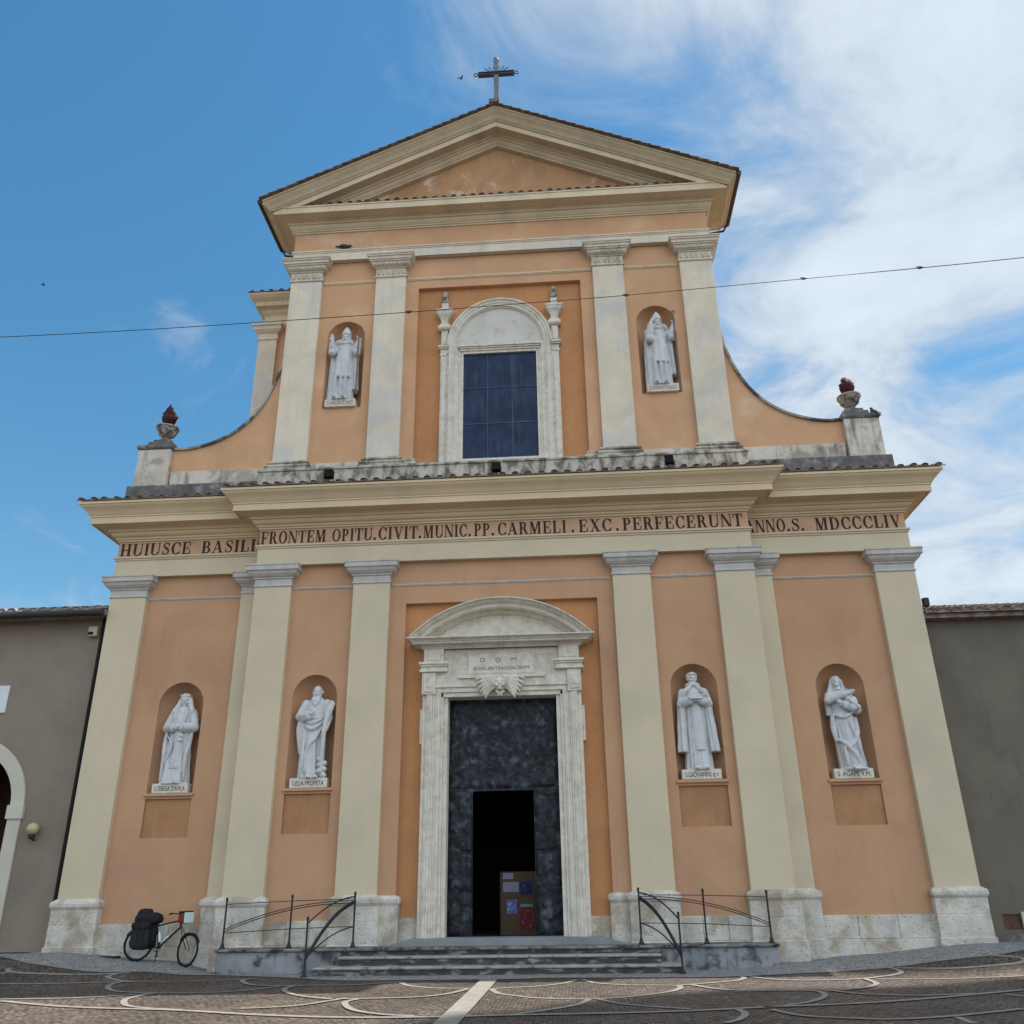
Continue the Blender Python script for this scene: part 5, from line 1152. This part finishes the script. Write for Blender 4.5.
b = MB(); q0 = bb.lerp(seat_t, .25)+Vector((.06, -.03, 0)); q1 = bb.lerp(seat_t, .68)+Vector((.06, -.03, 0)); b.tube([q0, q0.lerp(q1, .75), q0.lerp(q1, .85), q1], [.038, .038, .02, .018], 12); b.build('water_bottle', MAPW, bk, smooth=True)
def softbox(b, c, sx, sy, sz, p=4.0, seed=0, wob=.02, taper=0):
    rows = []
    for i in range(1, 14):
        ph = -PI/2+PI*i/14; row = []
        for k in range(28):
            th = 2*PI*k/28
            def sg(v, e): return math.copysign(abs(v)**e, v)
            v = Vector((sg(math.cos(ph), 2/p)*sg(math.cos(th), 2/p), sg(math.cos(ph), 2/p)*sg(math.sin(th), 2/p), sg(math.sin(ph), 2/p)))
            n_ = noise.noise(v*2.0+Vector((seed, 0, 0))); kk = 1+taper*v.z
            row.append(Vector(c)+Vector((v.x*sx*kk, v.y*sy*kk, v.z*sz))*(1+wob*3*n_))
        rows.append(row)
    b.loft(rows)
pg = thing('pannier_bags', 'full black pannier bags with a rolled top bag on the bicycle rear rack', 'bags', (BR+.05, BY, zr))
for s, m in ((-1, NAVY), (1, BAG)):
    b = MB(); softbox(b, (BR+.10, BY+s*.18+.03, zr+.20), .26, .12, .33, seed=s, taper=-.12); o = b.build('pannier', m, pg, smooth='all')
    b = MB(); softbox(b, (BR+.10, BY+s*.185+.03, zr+.46), .265, .135, .10, seed=s+4); b.build('flap', BAG, o, smooth='all')
    b = MB()
    for x in (-.08, .10): b.box(BR+.10+x-.012, BR+.10+x+.012, BY+s*.18+.03-.14, BY+s*.18+.03+.14, zr+.0, zr+.52)
    b.build('strap', IRON, o)
b = MB(); softbox(b, (BR+.18, BY+.04, zr+.62), .36, .22, .17, p=3, seed=9, wob=.05); softbox(b, (BR+.06, BY+.04, zr+.76), .20, .17, .12, p=2.6, seed=5, wob=.05); softbox(b, (BR+.30, BY+.04, zr+.30), .14, .10, .34, p=3, seed=3, wob=.04); b.build('top_bag', BAG, pg, smooth='all')
hb_ = thing('handlebar_bag', 'small red and black handlebar bag with a pale map case on the bicycle', 'bag', (hb.x, hb.y, hb.z))
c = hb+steer@Vector((.17, -.02, -.09))
b = MB()
for sx_, m in ((.0, REDF),): 
    q = MB(); softbox(q, (0, 0, 0), .13, .17, .15, p=5, wob=.01); b.merge(q, Matrix.Translation(c)@steer.to_4x4())
b.build('bag_body', REDF, hb_, smooth='all')
b = MB(); q = MB(); q.box(.128, .142, -.155, .155, -.13, .13); b.merge(q, Matrix.Translation(c)@steer.to_4x4())
b.build('map_case', MAPW, hb_, bevel=.01)
b = MB(); q = MB(); softbox(q, (0, 0, .13), .135, .175, .035, p=5, wob=.01); q.box(-.135, -.115, -.12, .12, -.12, .14); b.merge(q, Matrix.Translation(c)@steer.to_4x4()); b.build('bag_lid', BAG, hb_, smooth='all')

# ------------------------------------------------------------------ neighbouring buildings
lb = thing('left_house' if False else 'rendered_house', 'grey brown rendered house with a cream arched doorway at the left edge', 'house', (-16, 1.2, 0))
AX, AZ, AR = -16.55, 4.22, 1.62
b = MB(); wall_sheet(b, -40, -13.05, -.2, 10.2, 1.0, [(AX-AR, AX+AR, [('arch', -.2, AZ)])])
n = 24; arc = [(AX-AR, -.2)]+[(AX-AR*math.cos(PI*i/n), AZ+AR*math.sin(PI*i/n)) for i in range(n+1)]+[(AX+AR, -.2)]
b.grid([[(x, y, z) for x, z in arc] for y in (1.0, 1.6)]); b.poly([(-13.05, 1.0, -.2), (-13.05, 9, -.2), (-13.05, 9, 10.2), (-13.05, 1.0, 10.2)])
b.poly([(-40, 9, -.2), (-13.05, 9, -.2), (-13.05, 9, 10.2), (-40, 9, 10.2)])
b.build('wall', GREYWALL, lb)
b = MB(); b.box(AX-AR-.3, AX+AR+.3, 5.0, 5.1, -.2, 7); b.box(AX-AR-.3, AX-AR-.2, 1.55, 5, -.2, 7); b.box(AX+AR+.2, AX+AR+.3, 1.55, 5, -.2, 7); b.box(AX-AR-.3, AX+AR+.3, 1.55, 5, 6.4, 6.5)
b.build('porch_interior', mat('brick_red_porch', (.07, .035, .026), var=.2, bump=.2), lb)
b = MB(); R1 = AR+.40; rows = []
for i in range(33):
    a = PI*i/32; rows.append([(AX-r*math.cos(a), y, AZ+r*math.sin(a)) for r, y in ((R1, 1.02), (R1, .93), (AR-.01, .93), (AR-.01, 1.05))])
b.grid(rows)
for s in (-1, 1):
    xa, xb = sorted((AX+s*(AR-.01), AX+s*R1)); b.box(xa, xb, .93, 1.04, -.1, AZ-.40); xa, xb = sorted((AX+s*(AR-.06), AX+s*(R1+.05))); b.box(xa, xb, .88, 1.05, AZ-.40, AZ-.0)
b.build('arch_surround', ARCHCREAM, lb, bevel=.01)
b = MB(); b.box(-40, -12.78, .45, 1.4, 9.98, 10.15); b.poly([(-40, 5, 11.6), (-12.78, 5, 11.6), (-12.78, 9.4, 10.1), (-40, 9.4, 10.1)]); b.poly([(-12.8, .5, 10.1), (-12.8, 5, 11.58), (-12.8, 9.3, 10.1)]); tile_run(b, -40, -12.78, .32, 10.12, 5, 11.6, pitch=.36, r=.15)
b.build('roof', TILE_GREY, lb)
b = MB(); b.tube([(-40, .36, 10.0), (-12.78, .36, 10.0)], .105, 10); b.build('gutter', mat('dark_gutter', (.03, .028, .027), rough=.6, var=.1, bump=0), lb, smooth=True)
b = MB(); b.tube([(-12.98, .93, .6), (-12.98, .93, 10.0)], .075, 10); b.box(-13.06, -12.86, .98, 1.3, 0, 10.2); b.build('downpipe', DARK, lb, smooth=True)
rb = thing('rendered_house', 'dark grey rendered house with a red tiled roof at the right edge', 'house', (17, 1.2, 0))
b = MB(); wall_sheet(b, 12.80, 40, -.4, 9.15, 1.0, [(13.33, 13.80, [('rect', .52, .90)])])
b.poly([(12.8, 1, -.2), (12.8, 9, -.2), (12.8, 9, 9.15), (12.8, 1, 9.15)]); b.poly([(40, 9, -.2), (12.8, 9, -.2), (12.8, 9, 9.15), (40, 9, 9.15)])
b.build('wall', GREYWALL_R, rb)
b = MB(); b.box(13.33, 13.80, 1.04, 1.09, .52, .90); b.build('hatch', RUST, rb)
b = MB(); b.box(13.82, 14.25, .94, 1.05, .45, .95); b.build('vent_surround', PARAPET, rb)
b = MB(); b.box(12.8, 40, .86, 1.02, .0, .42); b.build('wall_base', DARKSTONE, rb)
b = MB(); b.box(12.78, 40, .66, 1.4, 9.03, 9.225); b.poly([(12.78, 5, 10.6), (40, 5, 10.6), (40, 9.4, 9.1), (12.78, 9.4, 9.1)]); b.poly([(12.81, .7, 9.1), (12.81, 5, 10.58), (12.81, 9.3, 9.1)]); tile_run(b, 12.80, 40, .52, 9.20, 5, 10.6, pitch=.36, r=.16); b.build('roof', TILE_RED, rb)
# ---- fittings
t = thing('wall_lamp', 'round yellowed globe lamp on the grey wall beside the arched doorway', 'lamp', (-14.0, .85, 3.5))
b = MB(); b.ell((-14.0, .80, 3.52), .175, .175, .175, 24, 16); b.build('globe', GLOBE, t, smooth='all')
b = MB(); b.lathe((-14.0, .80, 3.24), [(.05, 0), (.09, .03), (.09, .12), (.07, .14)], 14); b.tube([(-14.0, .80, 3.26), (-14.0, .9, 3.22), (-14.0, 1.0, 3.22)], .025, 8); b.build('bracket', IRON, t)
t = thing('alarm_box', 'small cream box fixed high on the grey wall beneath the tiles', 'box', (-13.28, .95, 9.5))
b = MB(); b.box(-13.42, -13.12, .80, 1.0, 9.36, 9.68); b.build('case', BOXM, t, bevel=.02); b = MB(); b.box(-13.40, -13.24, .79, .81, 9.40, 9.5); b.build('grille', DARK, t)
t = thing('wall_plaque', 'pale marble plaque above the arched doorway at the left edge', 'plaque', (-16.5, .98, 7.4))
b = MB(); b.box(-17.1, -15.75, .955, 1.0, 7.0, 7.86); b.build('slab', mat('pale_plaque_marble', (.62, .64, .66), var=.05, bump=.05), t, bevel=.01)
for x, lab in ((-5.43, 'small black floodlight on the cornice tiles under the left bishop statue'), (-.04, 'small black floodlight on the cornice tiles under the blue window'), (5.41, 'small black floodlight on the cornice tiles under the right bishop statue')):
    t = thing('floodlight', lab, 'floodlight', (x, -.75, 13.7), 'floodlights on the facade cornice')
    b = MB(); q = MB(); q.box(-.14, .14, -.10, .10, -.15, .15); b.merge(q, Matrix.Translation((x, -.78, 14.0))@Matrix.Rotation(-.2, 4, 'X')@Matrix.Rotation(random.uniform(-.3, .3), 4, 'Z')); o = b.build('housing', RUBBER, t, bevel=.015)
    b = MB(); b.tube([(x, -.72, 13.66), (x, -.74, 13.9)], .02, 6); b.box(x-.17, x-.155, -.80, -.76, 13.76, 14.0); b.box(x+.155, x+.17, -.80, -.76, 13.76, 14.0); b.box(x-.17, x+.17, -.80, -.76, 13.745, 13.76); b.build('bracket', IRON, t)
t = thing('roof_floodlight', 'black floodlight on a thin pole above the red tiled roof at right', 'floodlight', (13.08, 1.1, 9.3))
b = MB(); b.tube([(13.08, 1.1, 9.1), (13.08, 1.1, 9.62)], .018, 6); b.build('pole', IRON, t); b = MB(); b.box(12.98, 13.16, .98, 1.14, 9.52, 9.78); b.build('housing', IRON, t, bevel=.015)
# ---- overhead cable
cp = catmull3([(-30, -3, 18.62), (-22, -3, 18.45), (-15.99, -3, 18.37), (-11.71, -3, 18.36), (-7.55, -3, 18.41), (-2.56, -3, 18.50), (1.56, -3, 18.62), (4.22, -3, 18.70), (9.8, -3, 18.97), (13.37, -3, 19.14), (16.47, -3, 19.32), (22, -3, 19.7), (30, -3, 20.4)], 6)
t = thing('overhead_cable', 'thin black cable with small clamps sagging across the front of the church', 'cable', (0, -3, 18.6))
b = MB(); b.tube(cp, .012, 6); b.build('wire', IRON, t)
for x, z in ((-2.60, 18.50), (4.25, 18.70), (9.75, 18.97), (13.3, 19.14)):
    b = MB(); b.ell((x, -3, z-.01), .075, .025, .03, 10, 6); b.tube([(x-.10, -3, z+.03), (x, -3, z+.05), (x+.12, -3, z+.02)], .015, 6); b.build('clamp', IRON, t)
# ---- birds
def bird(name, label, p, s, yaw, lying=False):
    t = thing(name, label, 'bird', p); Rm = Matrix.Translation(p)@Matrix.Rotation(yaw, 4, 'Z')@Matrix.Rotation(-.0 if lying else -.75, 4, 'Y')@Matrix.Scale(s, 4)
    q = MB(); q.ell((0, 0, .10), .17, .085, .085); q.ell((.16, 0, .16), .06, .05, .055); q.loft([[(-.10, y*.06, .12), (-.10, y*.06+.001, .08), (-.38, y*.045, .06), (-.38, y*.045, .075)] for y in (-1, -.3, .3, 1)])
    for sg in (-1, 1): q.ell((-.04, sg*.07, .11), .17, .02, .06)
    b = MB(); b.merge(q, Rm); skin(b, .012*s, 'body', FEATHER, t, 1)
    q = MB(); q.tube([(.21, 0, .16), (.26, 0, .15)], [.016, .004], 6); b = MB(); b.merge(q, Rm); b.build('beak', IRON, t)
    b = MB()
    for sg in (-1, 1): b.tube([(p[0], p[1]+sg*.03*s, p[2]+.07*s), (p[0], p[1]+sg*.03*s, p[2]-.005)], .010*s, 5)
    b.build('legs', IRON, t)
bird('pigeon', 'dark pigeon sitting on the ledge of the upper frieze', (-5.78, .30, 23.99), 1.0, .2, True)
bird('pigeon', 'dark pigeon perched on the right pedestal beside the flaming urn', (12.36, .40, 15.95), .95, 2.2)
def flyer(label, p, s):
    t = thing('flying_bird', label, 'bird', p, 'birds in flight')
    q = MB(); q.ell((0, 0, 0), .28, .07, .06)
    for sg in (-1, 1): q.loft([[(x+.06, sg*y, z+.015), (x+.06, sg*y, z), (x-w_, sg*y, z-.002), (x-w_, sg*y, z+.008)] for x, y, z, w_ in ((.05, .03, 0, .14), (.06, .25, .10, .12), (-.04, .5, .16, .06), (-.14, .66, .15, .02))])
    b = MB(); b.merge(q, Matrix.Translation(p)@Matrix.Rotation(.7, 4, 'Z')@Matrix.Rotation(.5, 4, 'X')@Matrix.Scale(s, 4)); b.build('body', FEATHER, t)
flyer('small dark bird flying left of the roof cross', (-2.81, 10, 44.02), .5); flyer('tiny dark bird flying in the clear sky at far left', (-32.14, 20, 39.35), .6)
# ---- drain grates at the foot of the wall
for (x, y, w_), lab in (((-10.95, .25, .8), 'narrow black drain grate between the bicycle and the left corner pilaster'), ((-13.6, .25, .95), 'narrow black drain grate at the foot of the grey house')):
    t = thing('drain_grate', lab, 'drain grate', (x, y, gz(x, y)), 'drain grates along the wall foot')
    b = MB(); z = gz(x, y)+.02; b.box(x-w_/2, x+w_/2, y-.14, y-.12, z-.05, z); b.box(x-w_/2, x+w_/2, y+.12, y+.14, z-.05, z)
    for k in range(14): xx = x-w_/2+.03+(w_-.06)*k/13; b.box(xx-.01, xx+.01, y-.12, y+.12, z-.04, z-.002)
    b.build('bars', IRON, t); b = MB(); b.box(x-w_/2+.005, x+w_/2-.005, y-.125, y+.125, z-.05, z-.012); b.build('pit', DARK, t)
# ---- unseen blob added overhead to shade the right foreground of the square
HC_ = 95
EDGE = [(-0.57, -9.85), (0.1, -8.75), (1.62, -8.01), (2.35, -6.8), (3.14, -6.16), (4.16, -5.69), (5.23, -5.19), (6.45, -5.1), (7.68, -5.0), (8.99, -4.69), (10.0, -4.14), (11.77, -3.05), (13.5, -3.9), (17, -3.2), (22, -2)]
b = MB(); ex = catmull(EDGE, 3)
for i, p in enumerate(ex):
    for dy, r in ((-.9, .9), (-2.2, 1.6), (-4.8, 2.8), (-9.5, 4.2), (-15, 4.8)):
        if dy < -2 and i % 2: continue
        q = p+Vector((.35*min(-dy, 3), dy)); b.ell((q.x+SA*HC_, q.y+SB*HC_, HC_+random.uniform(0, r*.5)), r, r, r*.7, 10, 8)
struct(skin(b, .5, 'shade_caster', SHADE_CASTER_MAT, None, 4))
b = MB()                                   # second unseen blob, added to shade the cobbles below the right-hand bay
for i in range(16):
    q = Vector((8.6+i*.55, -1.75+.03*i)); r = 1.05+.12*math.sin(i*1.7); b.ell((q.x+SA*HC_, q.y+SB*HC_, HC_+random.uniform(0, .5)), r, r, r*.6, 10, 8)
    b.ell((q.x+.4+SA*HC_, q.y+1.2+SB*HC_, HC_+random.uniform(0, .5)), r, r, r*.6, 10, 8)
struct(skin(b, .3, 'shade_caster', SHADE_CASTER_MAT, None, 3))
